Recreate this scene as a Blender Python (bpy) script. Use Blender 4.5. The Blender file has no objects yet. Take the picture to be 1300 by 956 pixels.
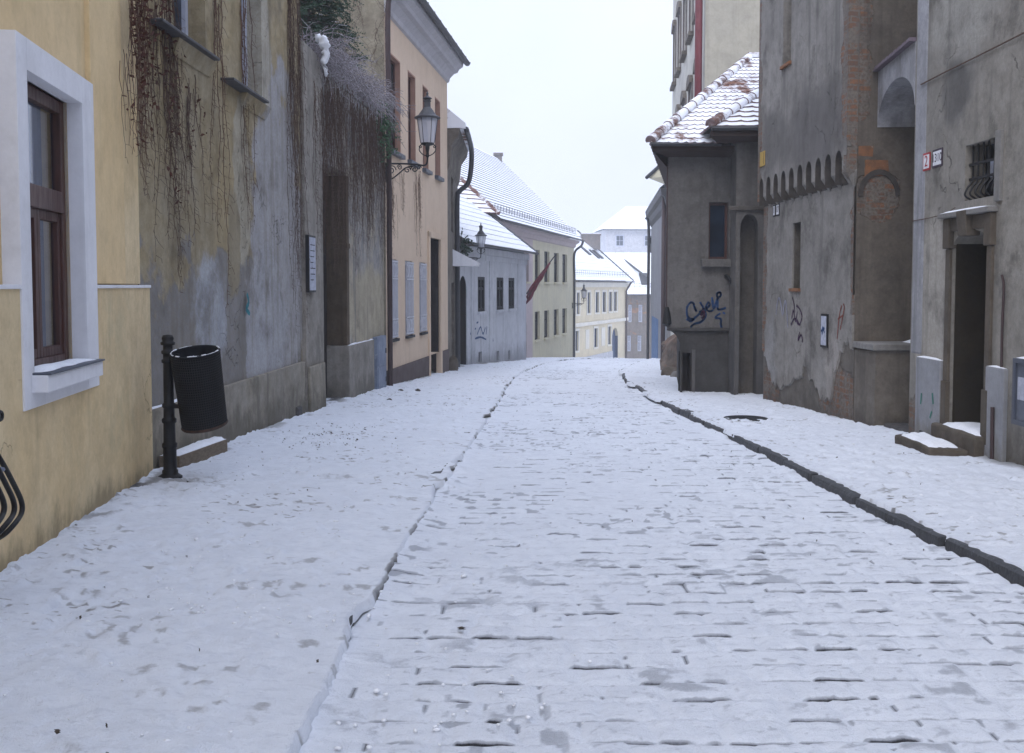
HAZE, EXPO = .0019, 0.32
import bpy, bmesh, math, random
import numpy as np
from mathutils import Vector, Matrix
random.seed(7)
R = random.random
def U(a, b): return a + (b - a) * random.random()
SC = bpy.context.scene
COL = SC.collection

# ---------------------------------------------------------------- camera model
EYE = 1.40
F_PX, CX, CY = 1300.0, 650.0, 433.0
PITCH = math.atan(70.0 / 1300.0)
_c, _s = math.cos(PITCH), math.sin(PITCH)
def ray(px, py):
    xc, yc = (px - CX) / F_PX, -(py - CY) / F_PX
    y = _c + yc * _s
    return xc / y, (-_s + yc * _c) / y            # dx/dy, dz/dy
def at(px, py, D):
    a, b = ray(px, py)
    return Vector((a * D, D, EYE + b * D))
def zat(py, D): return EYE + ray(650, py)[1] * D
def xat(px, D): return ray(px, 433)[0] * D

# ---------------------------------------------------------------- street profile
KC = 3.8e-4
def zroad(y):
    if y < 15: return -.035 * y
    if y < 80: return -.035 * y - KC * (y - 15) ** 2
    z80 = -.035 * 80 - KC * 65 ** 2
    if y < 125: return z80 - .072 * (y - 80)
    return z80 - .072 * 45 - .02 * (y - 125)
def zroad_np(y):
    z80 = -.035 * 80 - KC * 65 ** 2
    return np.where(y < 15, -.035 * y, np.where(y < 80, -.035 * y - KC * (y - 15) ** 2,
           np.where(y < 125, z80 - .072 * (y - 80), z80 - .072 * 45 - .02 * (y - 125))))

# ---------------------------------------------------------------- numpy noise
_prng = np.random.RandomState(3)
_perm = np.tile(_prng.permutation(256), 3)
def vnoise(x, y, seed=0):
    x = np.asarray(x, float); y = np.asarray(y, float)
    x, y = np.broadcast_arrays(x, y)
    xi, yi = np.floor(x).astype(int), np.floor(y).astype(int)
    fx, fy = x - xi, y - yi
    fx = fx * fx * (3 - 2 * fx); fy = fy * fy * (3 - 2 * fy)
    def h(a, b): return _perm[_perm[(_perm[(a + seed * 37) & 255] + b) & 255] + (seed & 63)] / 255.0
    a, b, c, d = h(xi, yi), h(xi + 1, yi), h(xi, yi + 1), h(xi + 1, yi + 1)
    return (a * (1 - fx) + b * fx) * (1 - fy) + (c * (1 - fx) + d * fx) * fy
def fbm(x, y, seed=0, o=4):
    t, a, s = 0, .5, 0
    for i in range(o):
        t = t + a * vnoise(x * 2 ** i + i * 17.3, y * 2 ** i - i * 9.1, seed + i); s += a; a *= .5
    return t / s
def hsh(a, b, k=0): return _perm[_perm[(_perm[(a + k * 53) & 255] + b) & 255] + (k * 11 & 127)] / 255.0
def sstep(a, b, x):
    t = np.clip((x - a) / (b - a), 0, 1); return t * t * (3 - 2 * t)

# ---------------------------------------------------------------- objects
ROOTLOC = {}
def props(o, label=None, cat=None, group=None, kind=None):
    if label: o['label'] = label
    if cat: o['category'] = cat
    if group: o['group'] = group
    if kind: o['kind'] = kind
    return o
def thing(name, loc, label, cat, group=None):
    o = bpy.data.objects.new(name, None); COL.objects.link(o)
    o.empty_display_size = .2
    o.location = loc; ROOTLOC[o.name] = Vector(loc)
    return props(o, label, cat, group)
def attach(o, parent):
    o.parent = parent
    if parent.name in ROOTLOC: o.matrix_parent_inverse = Matrix.Translation(-ROOTLOC[parent.name])
def copy_tree(src, dloc, label=None):
    def rec(o, par):
        c = o.copy(); COL.objects.link(c)
        if par is not None:
            c.parent = par; c.matrix_parent_inverse = o.matrix_parent_inverse.copy()
        for ch in o.children: rec(ch, c)
        return c
    c = rec(src, None); c.location = Vector(src.location) + Vector(dloc)
    if label: c['label'] = label
    return c

class MB:
    def __init__(s): s.v, s.f, s.m = [], [], []
    def quad(s, *p, m=0):
        i = len(s.v); s.v += [tuple(q) for q in p]; s.f.append(tuple(range(i, i + len(p)))); s.m.append(m)
    def hexa(s, p, m=0):                          # 8 points: bottom ring 0-3, top ring 4-7
        i = len(s.v); s.v += [tuple(q) for q in p]
        for f in ((3, 2, 1, 0), (4, 5, 6, 7), (0, 1, 5, 4), (1, 2, 6, 5), (2, 3, 7, 6), (3, 0, 4, 7)):
            s.f.append(tuple(i + k for k in f)); s.m.append(m)
    def box(s, x0, x1, y0, y1, z0, z1, m=0):
        s.hexa([(x0, y0, z0), (x1, y0, z0), (x1, y1, z0), (x0, y1, z0), (x0, y0, z1), (x1, y0, z1), (x1, y1, z1), (x0, y1, z1)], m)
    def wbox(s, W, u0, u1, d0, d1, z0, z1, m=0, dtop=None):
        e = d1 if dtop is None else dtop
        s.hexa([W.p(u0, d0, z0), W.p(u1, d0, z0), W.p(u1, d1, z0), W.p(u0, d1, z0),
                W.p(u0, d0, z1), W.p(u1, d0, z1), W.p(u1, e, z1), W.p(u0, e, z1)], m)
    def tube(s, pts, r, n=6, m=0, caps=True):
        pts = [Vector(p) for p in pts]
        if len(pts) < 2: return
        rs = r if isinstance(r, (list, tuple)) else [r] * len(pts)
        base = len(s.v); up = Vector((0, 0, 1)); prev = None
        for k, p in enumerate(pts):
            t = (pts[min(k + 1, len(pts) - 1)] - pts[max(k - 1, 0)])
            if t.length < 1e-9: t = Vector((0, 0, 1))
            t.normalize()
            if prev is None:
                a = t.cross(up if abs(t.z) < .9 else Vector((1, 0, 0))).normalized()
            else:
                a = (prev - t * prev.dot(t))
                a = a.normalized() if a.length > 1e-6 else t.cross(Vector((1, 0, 0))).normalized()
            prev = a; b = t.cross(a)
            for j in range(n):
                g = 2 * math.pi * j / n
                s.v.append(tuple(p + (a * math.cos(g) + b * math.sin(g)) * rs[k]))
        for k in range(len(pts) - 1):
            for j in range(n):
                A = base + k * n + j; B = base + k * n + (j + 1) % n
                s.f.append((A, B, B + n, A + n)); s.m.append(m)
        if caps:
            s.f.append(tuple(base + j for j in reversed(range(n)))); s.m.append(m)
            s.f.append(tuple(base + (len(pts) - 1) * n + j for j in range(n))); s.m.append(m)
    def lathe(s, o, prof, n=16, m=0, axis=None):
        base = len(s.v); o = Vector(o)
        M = Matrix.Identity(3) if axis is None else Vector((0, 0, 1)).rotation_difference(Vector(axis)).to_matrix()
        for (r, z) in prof:
            for j in range(n):
                g = 2 * math.pi * j / n
                s.v.append(tuple(o + M @ Vector((r * math.cos(g), r * math.sin(g), z))))
        for k in range(len(prof) - 1):
            for j in range(n):
                A = base + k * n + j; B = base + k * n + (j + 1) % n
                s.f.append((A, B, B + n, A + n)); s.m.append(m)
        s.f.append(tuple(base + j for j in reversed(range(n)))); s.m.append(m)
        s.f.append(tuple(base + (len(prof) - 1) * n + j for j in range(n))); s.m.append(m)
    def prism(s, ring, off, m=0):                 # ring of world points extruded by vector off
        n = len(ring); i = len(s.v); off = Vector(off)
        s.v += [tuple(p) for p in ring] + [tuple(Vector(p) + off) for p in ring]
        s.f.append(tuple(range(i, i + n))); s.m.append(m)
        s.f.append(tuple(reversed(range(i + n, i + 2 * n)))); s.m.append(m)
        for k in range(n):
            a, b = i + k, i + (k + 1) % n
            s.f.append((b, a, a + n, b + n)); s.m.append(m)
    def build(s, name, mats, parent=None, bevel=0, smooth=False, weld=True, rough=0, fix=True):
        if not isinstance(mats, (list, tuple)): mats = [mats]
        me = bpy.data.meshes.new(name)
        me.from_pydata(s.v, [], s.f)
        for k in mats: me.materials.append(k)
        if len(mats) > 1: me.polygons.foreach_set('material_index', s.m)
        bm = bmesh.new(); bm.from_mesh(me)
        if weld: bmesh.ops.remove_doubles(bm, verts=bm.verts, dist=2e-4)
        if fix: bmesh.ops.recalc_face_normals(bm, faces=bm.faces)
        if bevel:
            ed = [e for e in bm.edges if len(e.link_faces) == 2 and e.calc_face_angle(0) > .5]
            bmesh.ops.bevel(bm, geom=ed, offset=bevel, segments=2, affect='EDGES', profile=.6, clamp_overlap=True)
        if rough:
            for v in bm.verts: v.co += Vector((U(-1, 1), U(-1, 1), U(-1, 1))) * rough
        bm.to_mesh(me); bm.free()
        if smooth: me.polygons.foreach_set('use_smooth', [True] * len(me.polygons))
        me.update()
        o = bpy.data.objects.new(name, me); COL.objects.link(o)
        if parent is not None: attach(o, parent)
        return o

class Wall:
    """vertical plane from (ax,ay) to (bx,by); outward normal on side sgn"""
    def __init__(s, a, b, toward):
        s.a, s.b = Vector((a[0], a[1])), Vector((b[0], b[1]))
        s.L = (s.b - s.a).length; s.t = (s.b - s.a) / s.L
        n = Vector((-s.t.y, s.t.x))
        if n.dot(Vector(toward) - s.a) < 0: n = -n
        s.n = n
    def p(s, u, d, z):
        q = s.a + s.t * u + s.n * d
        return Vector((q.x, q.y, z))
    def hit(s, px, py, d=0):
        dx, dz = ray(px, py)
        o = s.a + s.n * d
        den = s.n.x * dx + s.n.y
        D = (s.n.x * o.x + s.n.y * o.y) / den
        q = Vector((dx * D, D))
        return (q - s.a).dot(s.t), EYE + dz * D
    def u(s, px, d=0): return s.hit(px, 363, d)[0]
    def ground(s, u): return zroad(s.p(u, 0, 0).y)
    def rect(s, x0, x1, y0, y1, d=0):             # pixel box of the photo -> (u0,u1,z0,z1) on the wall
        ua, za = s.hit(x0, y1, d); ub, zb = s.hit(x1, y0, d)
        m = (x0 + x1) / 2
        return min(ua, ub), max(ua, ub), s.hit(m, y1, d)[1], s.hit(m, y0, d)[1]

def facade(mb, W, u0, u1, z0, z1, holes=(), depth=4.0, m=0, d=0, closed=True):
    us = sorted({u0, u1, *[h[0] for h in holes], *[h[1] for h in holes]})
    zs = sorted({z0, z1, *[h[2] for h in holes], *[h[3] for h in holes]})
    us = [x for x in us if u0 - 1e-6 <= x <= u1 + 1e-6]; zs = [z for z in zs if z0 - 1e-6 <= z <= z1 + 1e-6]
    for i in range(len(us) - 1):
        for j in range(len(zs) - 1):
            uc, zc = (us[i] + us[i + 1]) / 2, (zs[j] + zs[j + 1]) / 2
            if any(h[0] < uc < h[1] and h[2] < zc < h[3] for h in holes): continue
            mb.quad(W.p(us[i], d, zs[j]), W.p(us[i + 1], d, zs[j]), W.p(us[i + 1], d, zs[j + 1]), W.p(us[i], d, zs[j + 1]), m=m)
    for h in holes:
        a, b, lo, hi, dp = h[:5]; q = d - dp
        mb.quad(W.p(a, d, lo), W.p(a, q, lo), W.p(a, q, hi), W.p(a, d, hi), m=m)
        mb.quad(W.p(b, d, lo), W.p(b, d, hi), W.p(b, q, hi), W.p(b, q, lo), m=m)
        mb.quad(W.p(a, d, hi), W.p(a, q, hi), W.p(b, q, hi), W.p(b, d, hi), m=m)
        mb.quad(W.p(a, d, lo), W.p(b, d, lo), W.p(b, q, lo), W.p(a, q, lo), m=m)
    if closed:
        e = d - depth
        mb.quad(W.p(u0, d, z0), W.p(u0, d, z1), W.p(u0, e, z1), W.p(u0, e, z0), m=m)
        mb.quad(W.p(u1, d, z0), W.p(u1, e, z0), W.p(u1, e, z1), W.p(u1, d, z1), m=m)
        mb.quad(W.p(u0, d, z1), W.p(u1, d, z1), W.p(u1, e, z1), W.p(u0, e, z1), m=m)
        mb.quad(W.p(u0, e, z0), W.p(u0, e, z1), W.p(u1, e, z1), W.p(u1, e, z0), m=m)

def arch_fill(mb, W, a, b, zs, zt, d0, d1, n=10, m=0):
    """spandrels that round off the top of a rectangular opening"""
    c = (a + b) / 2; r = (b - a) / 2
    for sg in (-1, 1):
        ring = [W.p(c + sg * r, d0, zs)]
        for k in range(1, n + 1):
            g = math.pi / 2 * k / n
            ring.append(W.p(c + sg * r * math.cos(g), d0, zs + (zt - zs) * math.sin(g)))
        ring.append(W.p(c + sg * r, d0, zt))
        mb.prism(ring, (W.p(0, d1, 0) - W.p(0, d0, 0)), m)

def window(W, root, h, fm, pm, nv=1, nh=(), fw=.06, back=.0, name='window', bar=.035, th=.05):
    a, b, lo, hi, dp = h[:5]; q = -dp
    mb = MB()
    mb.wbox(W, a, a + fw, q, q + th, lo, hi); mb.wbox(W, b - fw, b, q, q + th, lo, hi)
    mb.wbox(W, a + fw, b - fw, q, q + th, lo, lo + fw); mb.wbox(W, a + fw, b - fw, q, q + th, hi - fw, hi)
    for k in range(nv):
        c = a + (b - a) * (k + 1) / (nv + 1); mb.wbox(W, c - bar, c + bar, q, q + th - .008, lo + fw, hi - fw)
    for t in nh:
        c = lo + (hi - lo) * t; mb.wbox(W, a + fw, b - fw, q, q + th - .004, c - bar, c + bar)
    fr = mb.build(name, fm, root, weld=False)
    g = MB(); g.wbox(W, a + .01, b - .01, q + .008, q + .018, lo + .01, hi - .01)
    g.build('pane', pm, fr)
    return fr
def sill(W, par, a, b, z, out, mat, th=.06, ext=.08, snow=None, name='sill', d=0):
    mb = MB(); mb.wbox(W, a - ext, b + ext, d - .02, d + out, z - th, z)
    s = mb.build(name, mat, par, bevel=.008)
    if snow:
        mb = MB(); n = max(3, int((b - a + 2 * ext) / .12))
        sl = snow_strip(W, a - ext + .02, b + ext - .02, d + .01, d + out - .01, z + .001, .025)
        sl.build('snow', M['snow'], s, smooth=True)
    return s
def snow_strip(W, u0, u1, d0, d1, z, h, seed=None):
    """a lumpy strip of lying snow on a ledge"""
    mb = MB(); n = max(4, int((u1 - u0) / .07)); k = 5
    for i in range(n):
        for j in range(k - 1):
            def P(ii, jj):
                u = u0 + (u1 - u0) * ii / n; t = jj / (k - 1)
                e = math.sin(math.pi * min(max(t, .0), 1)) ** .5 if 0 < t < 1 else 0
                ends = min(1, min(ii, n - ii) / 1.5)
                hh = h * e * ends * (.55 + .9 * float(vnoise(u * 5, z * 3 + d0, 4)))
                dd = d0 + (d1 - d0) * t * (.75 + .25 * float(vnoise(u * 7, z, 9)) if jj == k - 1 else 1)
                return W.p(u, dd, z + hh)
            mb.quad(P(i, j), P(i + 1, j), P(i + 1, j + 1), P(i, j + 1))
    return mb
# ---------------------------------------------------------------- materials
class NB:
    def __init__(s, name):
        s.mat = bpy.data.materials.new(name); s.mat.use_nodes = True
        s.nt = s.mat.node_tree; s.nt.nodes.clear()
        s.out = s.nt.nodes.new('ShaderNodeOutputMaterial'); s.b = s.nt.nodes.new('ShaderNodeBsdfPrincipled')
        s.nt.links.new(s.b.outputs[0], s.out.inputs['Surface'])
        s._pos = None
    def node(s, t): return s.nt.nodes.new(t)
    def put(s, inp, v):
        if isinstance(v, bpy.types.NodeSocket): s.nt.links.new(v, inp)
        elif isinstance(v, (tuple, list)):
            v = tuple(v)
            inp.default_value = v + (1,) if (len(v) == 3 and inp.type == 'RGBA') else v
        else: inp.default_value = v
    @property
    def pos(s):
        if s._pos is None: s._pos = s.node('ShaderNodeNewGeometry').outputs['Position']
        return s._pos
    def xyz(s):
        n = s.node('ShaderNodeSeparateXYZ'); s.put(n.inputs[0], s.pos); return n.outputs
    def scale(s, v, k, off=(0, 0, 0)):
        n = s.node('ShaderNodeVectorMath'); n.operation = 'MULTIPLY_ADD'
        s.put(n.inputs[0], v); s.put(n.inputs[1], k); s.put(n.inputs[2], off); return n.outputs[0]
    def noise(s, sc, det=4, ro=.55, k=(1, 1, 1), off=(0, 0, 0), dist=0):
        n = s.node('ShaderNodeTexNoise'); s.put(n.inputs['Vector'], s.scale(s.pos, k, off))
        n.inputs['Scale'].default_value = sc; n.inputs['Detail'].default_value = det
        n.inputs['Roughness'].default_value = ro; n.inputs['Distortion'].default_value = dist
        return n.outputs[0]
    def math(s, op, a, b=0.0, c=0.0):
        n = s.node('ShaderNodeMath'); n.operation = op
        s.put(n.inputs[0], a); s.put(n.inputs[1], b); s.put(n.inputs[2], c); return n.outputs[0]
    def ramp(s, f, lo, hi, a=0.0, b=1.0):
        n = s.node('ShaderNodeMapRange'); n.interpolation_type = 'SMOOTHSTEP'
        s.put(n.inputs[0], f)
        for i, v in enumerate((lo, hi, a, b)): s.put(n.inputs[i + 1], v)
        return n.outputs[0]
    def mix(s, f, a, b, mode='MIX'):
        n = s.node('ShaderNodeMix'); n.data_type = 'RGBA'; n.blend_type = mode
        s.put(n.inputs[0], f); s.put(n.inputs[6], a); s.put(n.inputs[7], b); return n.outputs[2]
    def attr(s, name):
        n = s.node('ShaderNodeAttribute'); n.attribute_name = name; return n.outputs['Fac']
    def bump(s, h, dist=.01, strength=1.0, normal=None):
        n = s.node('ShaderNodeBump'); s.put(n.inputs['Height'], h)
        n.inputs['Distance'].default_value = dist; n.inputs['Strength'].default_value = strength
        if normal is not None: s.put(n.inputs['Normal'], normal)
        return n.outputs[0]
    def blob(s, ax, c, z, rc, rz, edge=.35, nz=.9, nsc=3.0, seed=0):
        """an irregular patch: ax 0/1 = world x/y of its centre c, z its height"""
        o = s.xyz()
        a = s.math('DIVIDE', s.math('SUBTRACT', o[ax], c), rc); b = s.math('DIVIDE', s.math('SUBTRACT', o[2], z), rz)
        r = s.math('SQRT', s.math('ADD', s.math('MULTIPLY', a, a), s.math('MULTIPLY', b, b)))
        n = s.noise(nsc, 5, .6, off=(seed * 3.1, seed * 1.7, seed))
        r = s.math('ADD', r, s.math('MULTIPLY', s.math('SUBTRACT', n, .5), nz * 2))
        return s.ramp(r, 1 - edge / 2, 1 + edge / 2, 1.0, 0.0)
    def done(s, col, rough=.8, normal=None, spec=.3, metal=0):
        s.put(s.b.inputs['Base Color'], col); s.put(s.b.inputs['Roughness'], rough)
        s.b.inputs['Specular IOR Level'].default_value = spec; s.b.inputs['Metallic'].default_value = metal
        if normal is not None: s.put(s.b.inputs['Normal'], normal)
        return s.mat
def sc3(c, k): return tuple(min(.95, x * k) for x in c)

def plaster(name, base, alt, seed=0, dirt=(.07, .06, .05), dirt_amt=.5, streak=.35, peel=None, peel_amt=.5, blobs=(), low=None, bump=1.0,
            brick=None, cracks=0, tex=1.0):
    N = NB(name); o3 = (seed * 7.3, seed * 3.9, seed * 5.1)
    big = N.noise(.55, 6, .6, off=o3); mid = N.noise(2.6, 6, .65, off=o3); fine = N.noise(28, 5, .7, off=o3)
    col = N.mix(N.ramp(big, .38, .62), base, alt)
    col = N.mix(N.ramp(mid, .36, .68, 0, .7 * tex), col, sc3(base, .62))
    m2 = N.noise(6.5, 7, .7, off=o3)
    col = N.mix(N.ramp(m2, .5, .66, 0, .45 * tex), col, sc3(alt, 1.3))
    col = N.mix(N.ramp(m2, .5, .36, 0, .5 * tex), col, sc3(base, .55))
    layers_h = N.math('MULTIPLY', mid, .5)
    if peel:
        pm = N.ramp(N.noise(1.1, 9, .68, off=(seed + 11, seed * 2, 5)), .5 + .12 * (1 - peel_amt), .515 + .12 * (1 - peel_amt))
        col = N.mix(pm, col, N.mix(N.ramp(mid, .3, .7), peel, sc3(peel, .65)))
        layers_h = N.math('SUBTRACT', layers_h, N.math('MULTIPLY', pm, .5))
    for b in blobs:
        c, args = b[0], b[1:]
        mk = N.blob(*args) if not isinstance(args[0], dict) else N.blob(**args[0])
        cc = N.mix(N.ramp(mid, .3, .75, 0, .8), c, sc3(c, .68)) if isinstance(c, tuple) else c
        col = N.mix(N.math('MULTIPLY', mk, .92), col, cc)
        layers_h = N.math('SUBTRACT', layers_h, N.math('MULTIPLY', mk, .25))
    if brick:                                     # bricks and rubble laid bare where the plaster has fallen off
        bt = N.node('ShaderNodeTexBrick')
        cb = N.node('ShaderNodeCombineXYZ'); o = N.xyz()
        N.put(cb.inputs[0], N.math('ADD', o[0], o[1])); N.put(cb.inputs[1], o[2])
        wob = N.node('ShaderNodeVectorMath'); wob.operation = 'ADD'
        N.put(wob.inputs[0], cb.outputs[0])
        nn = N.node('ShaderNodeTexNoise'); nn.inputs['Scale'].default_value = 6; N.put(nn.inputs['Vector'], N.pos)
        N.put(wob.inputs[1], N.scale(nn.outputs['Color'], (.05, .05, .05)))
        N.put(bt.inputs['Vector'], wob.outputs[0]); bt.inputs['Scale'].default_value = 1
        bt.inputs['Brick Width'].default_value = .24; bt.inputs['Row Height'].default_value = .078; bt.inputs['Mortar Size'].default_value = .012
        bt.inputs['Color1'].default_value = (.27, .125, .065, 1); bt.inputs['Color2'].default_value = (.17, .09, .06, 1)
        bt.inputs['Mortar'].default_value = (.2, .17, .14, 1)
        for bb in brick:
            mk = N.blob(*bb)
            bc = N.mix(N.ramp(m2, .44, .55), bt.outputs[0], (.2, .175, .15)); bc = N.mix(N.ramp(fine, .4, .7, 0, .6), bc, (.07, .05, .04))
            col = N.mix(mk, col, bc)
            layers_h = N.math('SUBTRACT', layers_h, N.math('MULTIPLY', mk, .7))
            layers_h = N.math('SUBTRACT', layers_h, N.math('MULTIPLY', N.math('MULTIPLY', bt.outputs[1], mk), .6))
    if streak:
        st = N.noise(3.2, 5, .62, k=(1.6, 1.6, .10), off=o3)
        col = N.mix(N.math('MULTIPLY', N.ramp(st, .5, .72), streak), col, sc3(base, .35))
        st2 = N.noise(5.1, 5, .62, k=(1.6, 1.6, .07), off=(3 + seed, 1, 9))
        col = N.mix(N.math('MULTIPLY', N.ramp(st2, .55, .75), streak * .6), col, sc3(alt, 1.25))
    if dirt_amt:
        dm = N.noise(1.4, 8, .7, off=(seed * 2.2, 9, seed))
        col = N.mix(N.math('MULTIPLY', N.ramp(dm, .5, .7), dirt_amt), col, dirt)
        sp = N.noise(9, 6, .75, off=(seed, 4, 2))
        col = N.mix(N.math('MULTIPLY', N.ramp(sp, .62, .72), dirt_amt * .7), col, dirt)
    if low:                                       # splash dirt and rising damp, patchy, in the first half metre or so above the street
        c, hgt, amt = low
        o = N.xyz()
        g = N.math('ADD', o[2], N.math('MULTIPLY', o[1], .037))
        g = N.math('ADD', N.math('DIVIDE', g, hgt), N.math('MULTIPLY', N.math('SUBTRACT', N.noise(2.2, 7, .7, k=(1, 1, .6), off=(seed, seed, 3)), .5), 3.2))
        col = N.mix(N.math('MULTIPLY', N.ramp(g, .2, 1.0, 1.0, 0.0), amt), col, c)
    if cracks:
        v = N.node('ShaderNodeTexVoronoi'); v.feature = 'DISTANCE_TO_EDGE'
        nn = N.node('ShaderNodeTexNoise'); nn.inputs['Scale'].default_value = 1.5; nn.inputs['Detail'].default_value = 6; N.put(nn.inputs['Vector'], N.pos)
        ad = N.node('ShaderNodeVectorMath'); ad.operation = 'ADD'; N.put(ad.inputs[0], N.pos); N.put(ad.inputs[1], N.scale(nn.outputs['Color'], (1.4, 1.4, 1.4)))
        N.put(v.inputs['Vector'], ad.outputs[0]); v.inputs['Scale'].default_value = .7
        ck = N.math('MULTIPLY', N.ramp(v.outputs[0], .0015, .005, 1.0, 0.0), N.ramp(N.noise(.8, 3, off=(4, seed, 1)), .56, .62))
        col = N.mix(N.math('MULTIPLY', ck, cracks), col, (.05, .045, .04))
        layers_h = N.math('SUBTRACT', layers_h, ck)
    col = N.mix(N.ramp(fine, .35, .65, 0, .30 * tex), col, sc3(base, .5))
    h = N.math('ADD', layers_h, N.math('MULTIPLY', fine, .12))
    return N.done(col, N.ramp(mid, .3, .7, .75, .95), N.bump(h, .022 * bump, .9), spec=.2)

def simple(name, c, c2=None, rough=.6, sc=8, bump=.0, metal=0, spec=.4, k=(1, 1, 1), wear=None):
    N = NB(name); n = N.noise(sc, 6, .65, k=k)
    col = N.mix(N.ramp(n, .3, .7), c, c2 or sc3(c, .6))
    if wear: col = N.mix(N.ramp(N.noise(sc * 2.1, 7, .75, off=(5, 2, 8)), .58, .66), col, wear)
    return N.done(col, N.ramp(n, .3, .7, rough, min(1, rough + .2)), N.bump(n, bump, .8) if bump else None, spec, metal)

M = {}
def snow_mat(name, tint=(.86, .875, .91)):
    N = NB(name)
    n = N.noise(9, 6, .7); n2 = N.noise(60, 4, .7)
    col = N.mix(N.ramp(n, .35, .7), tint, sc3(tint, .90))
    h = N.math('ADD', n, N.math('MULTIPLY', n2, .25))
    return N.done(col, .65, N.bump(h, .02, .8), .25)
M['snow'] = snow_mat('snow')
def street_mat(name, dark=(.022, .022, .026), grey=(.46, .485, .535), thr=0):
    N = NB(name)
    n = N.noise(6, 7, .7); n2 = N.noise(55, 5, .75); n3 = N.noise(1.1, 5, .6)
    snow = N.mix(N.ramp(n, .35, .7), (.86, .895, .955), (.77, .805, .87))
    snow = N.mix(N.ramp(n3, .4, .7, 0, .5), snow, (.77, .805, .87))
    n5 = N.noise(17, 6, .72, k=(.7, 1.3, 1), off=(3, 1, 4))
    snow = N.mix(N.ramp(n5, .50, .68, 0, .7), snow, (.67, .705, .77))
    n6 = N.noise(31, 6, .75, k=(.6, 1.2, 1), off=(8, 2, 4))
    snow = N.mix(N.ramp(n6, .60, .70, 0, .55), snow, (.52, .545, .60))
    a = N.math('ADD', N.attr('bare'), N.math('MULTIPLY', N.math('SUBTRACT', n2, .5), .35))
    col = N.mix(N.ramp(a, .12, .5), snow, grey)
    col = N.mix(N.ramp(a, .5, .95), col, dark)
    n4 = N.noise(150, 3, .7)
    h = N.math('ADD', N.math('MULTIPLY', n, .6), N.math('ADD', N.math('MULTIPLY', n2, .65), N.math('MULTIPLY', n4, .45)))
    col = N.mix(N.ramp(n4, .58, .72, 0, .30), col, (.50, .52, .56))
    return N.done(col, N.ramp(a, .2, .8, .7, .5), N.bump(h, .018, 1.0), .3)
M['road'] = street_mat('snowy_setts')
M['pave'] = street_mat('trodden_snow', (.06, .055, .05), (.42, .425, .44))
M['ground'] = snow_mat('ground_snow')
M['kerb'] = simple('kerb_stone', (.022, .023, .027), (.065, .067, .073), .5, 12, .02, wear=(.14, .145, .16))
M['kerbsnow'] = snow_mat('kerb_snow')
M['yellow'] = plaster('yellow_plaster', (.72, .535, .285), (.76, .58, .33), 1, (.42, .34, .20), .16, .12, low=((.30, .25, .17), .3, .5), bump=.6, tex=.3, cracks=.25)
M['yellow2'] = plaster('yellow_plinth_plaster', (.70, .53, .29), (.74, .59, .36), 2, (.40, .38, .25), .34, .22, low=((.24, .19, .11), .27, .75), bump=.8, tex=.42, cracks=.3)
M['white_trim'] = plaster('white_trim', (.80, .80, .83), (.75, .75, .78), 3, (.42, .41, .4), .22, .12, bump=.45, tex=.2)
G = (.27, .265, .27)
M['grey_house'] = plaster('old_ochre_and_cement_plaster', (.40, .315, .175), (.335, .29, .205), 4, (.065, .052, .04), .55, .4,
    blobs=[((.385, .385, .405), 1, 13.6, 1.5, 1.35, 2.9, .18, .75, 1.6, 1), ((.235, .23, .235), 1, 10.9, .65, 3.0, 1.1, .15, .9, 1.5, 2), ((.42, .425, .45), 1, 12.9, .7, .9, 1.2, .2, .8, 2.0, 8), ((.44, .40, .31), 1, 11.95, 2.55, .33, .95, .15, .6, 2.2, 3),
           ((.31, .26, .17), 1, 11.6, 1.9, .25, .6, .2, .7, 2.5, 4), ((.42, .44, .48), 1, 10.7, 1.1, .5, .55, .5, .8, 2.5, 5), ((.46, .43, .36), 1, 12.9, 4.3, .35, .8, .2, .8, 2.2, 6)],
    bump=1.2, cracks=.5)
M['grey_plinth'] = plaster('stained_cement_plinth', (.36, .32, .25), (.29, .265, .225), 5, (.08, .07, .05), .6, .7, low=((.09, .08, .06), .5, .7), bump=1.2)
M['garden_wall'] = plaster('streaked_garden_wall', (.36, .35, .345), (.42, .36, .25), 6, (.08, .065, .05), .55, .9,
    blobs=[((.46, .40, .28), 1, 19.6, .95, 1.9, .75, .3, .5, 1.6, 2)], bump=1.2)
M['pier'] = plaster('gate_stone', (.125, .09, .058), (.09, .068, .048), 7, (.05, .04, .03), .6, .5, bump=1.3)
M['pierbase'] = plaster('gate_pier_base', (.33, .30, .26), (.29, .27, .24), 8, (.08, .07, .05), .5, .4, low=((.08, .07, .05), .5, .6))
M['orange'] = plaster('apricot_plaster', (.66, .51, .375), (.69, .54, .40), 9, (.5, .36, .26), .14, .14, bump=.25, tex=.15)
M['orange_gable'] = plaster('bare_gable_plaster', (.42, .37, .27), (.36, .32, .25), 10, (.14, .11, .08), .5, .6)
M['brown_plinth'] = plaster('brown_plinth', (.13, .10, .095), (.11, .085, .08), 11, (.06, .05, .05), .3, .2, bump=.4, tex=.4)
M['cornice'] = plaster('grey_cornice', (.47, .46, .48), (.42, .41, .43), 12, (.3, .29, .28), .25, .2, bump=.3, tex=.3)
M['pinkrev'] = plaster('pink_reveal', (.43, .25, .185), (.47, .28, .21), 13, (.3, .2, .15), .2, .1, bump=.2, tex=.3)
M['dark_house'] = plaster('sooty_plaster', (.16, .135, .11), (.20, .175, .145), 14, (.05, .045, .04), .6, .6, bump=1.3)
M['white_house'] = plaster('whitewash', (.58, .59, .63), (.50, .51, .55), 15, (.22, .23, .26), .30, .45, low=((.22, .22, .24), .6, .5), bump=.6, tex=.3)
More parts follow.
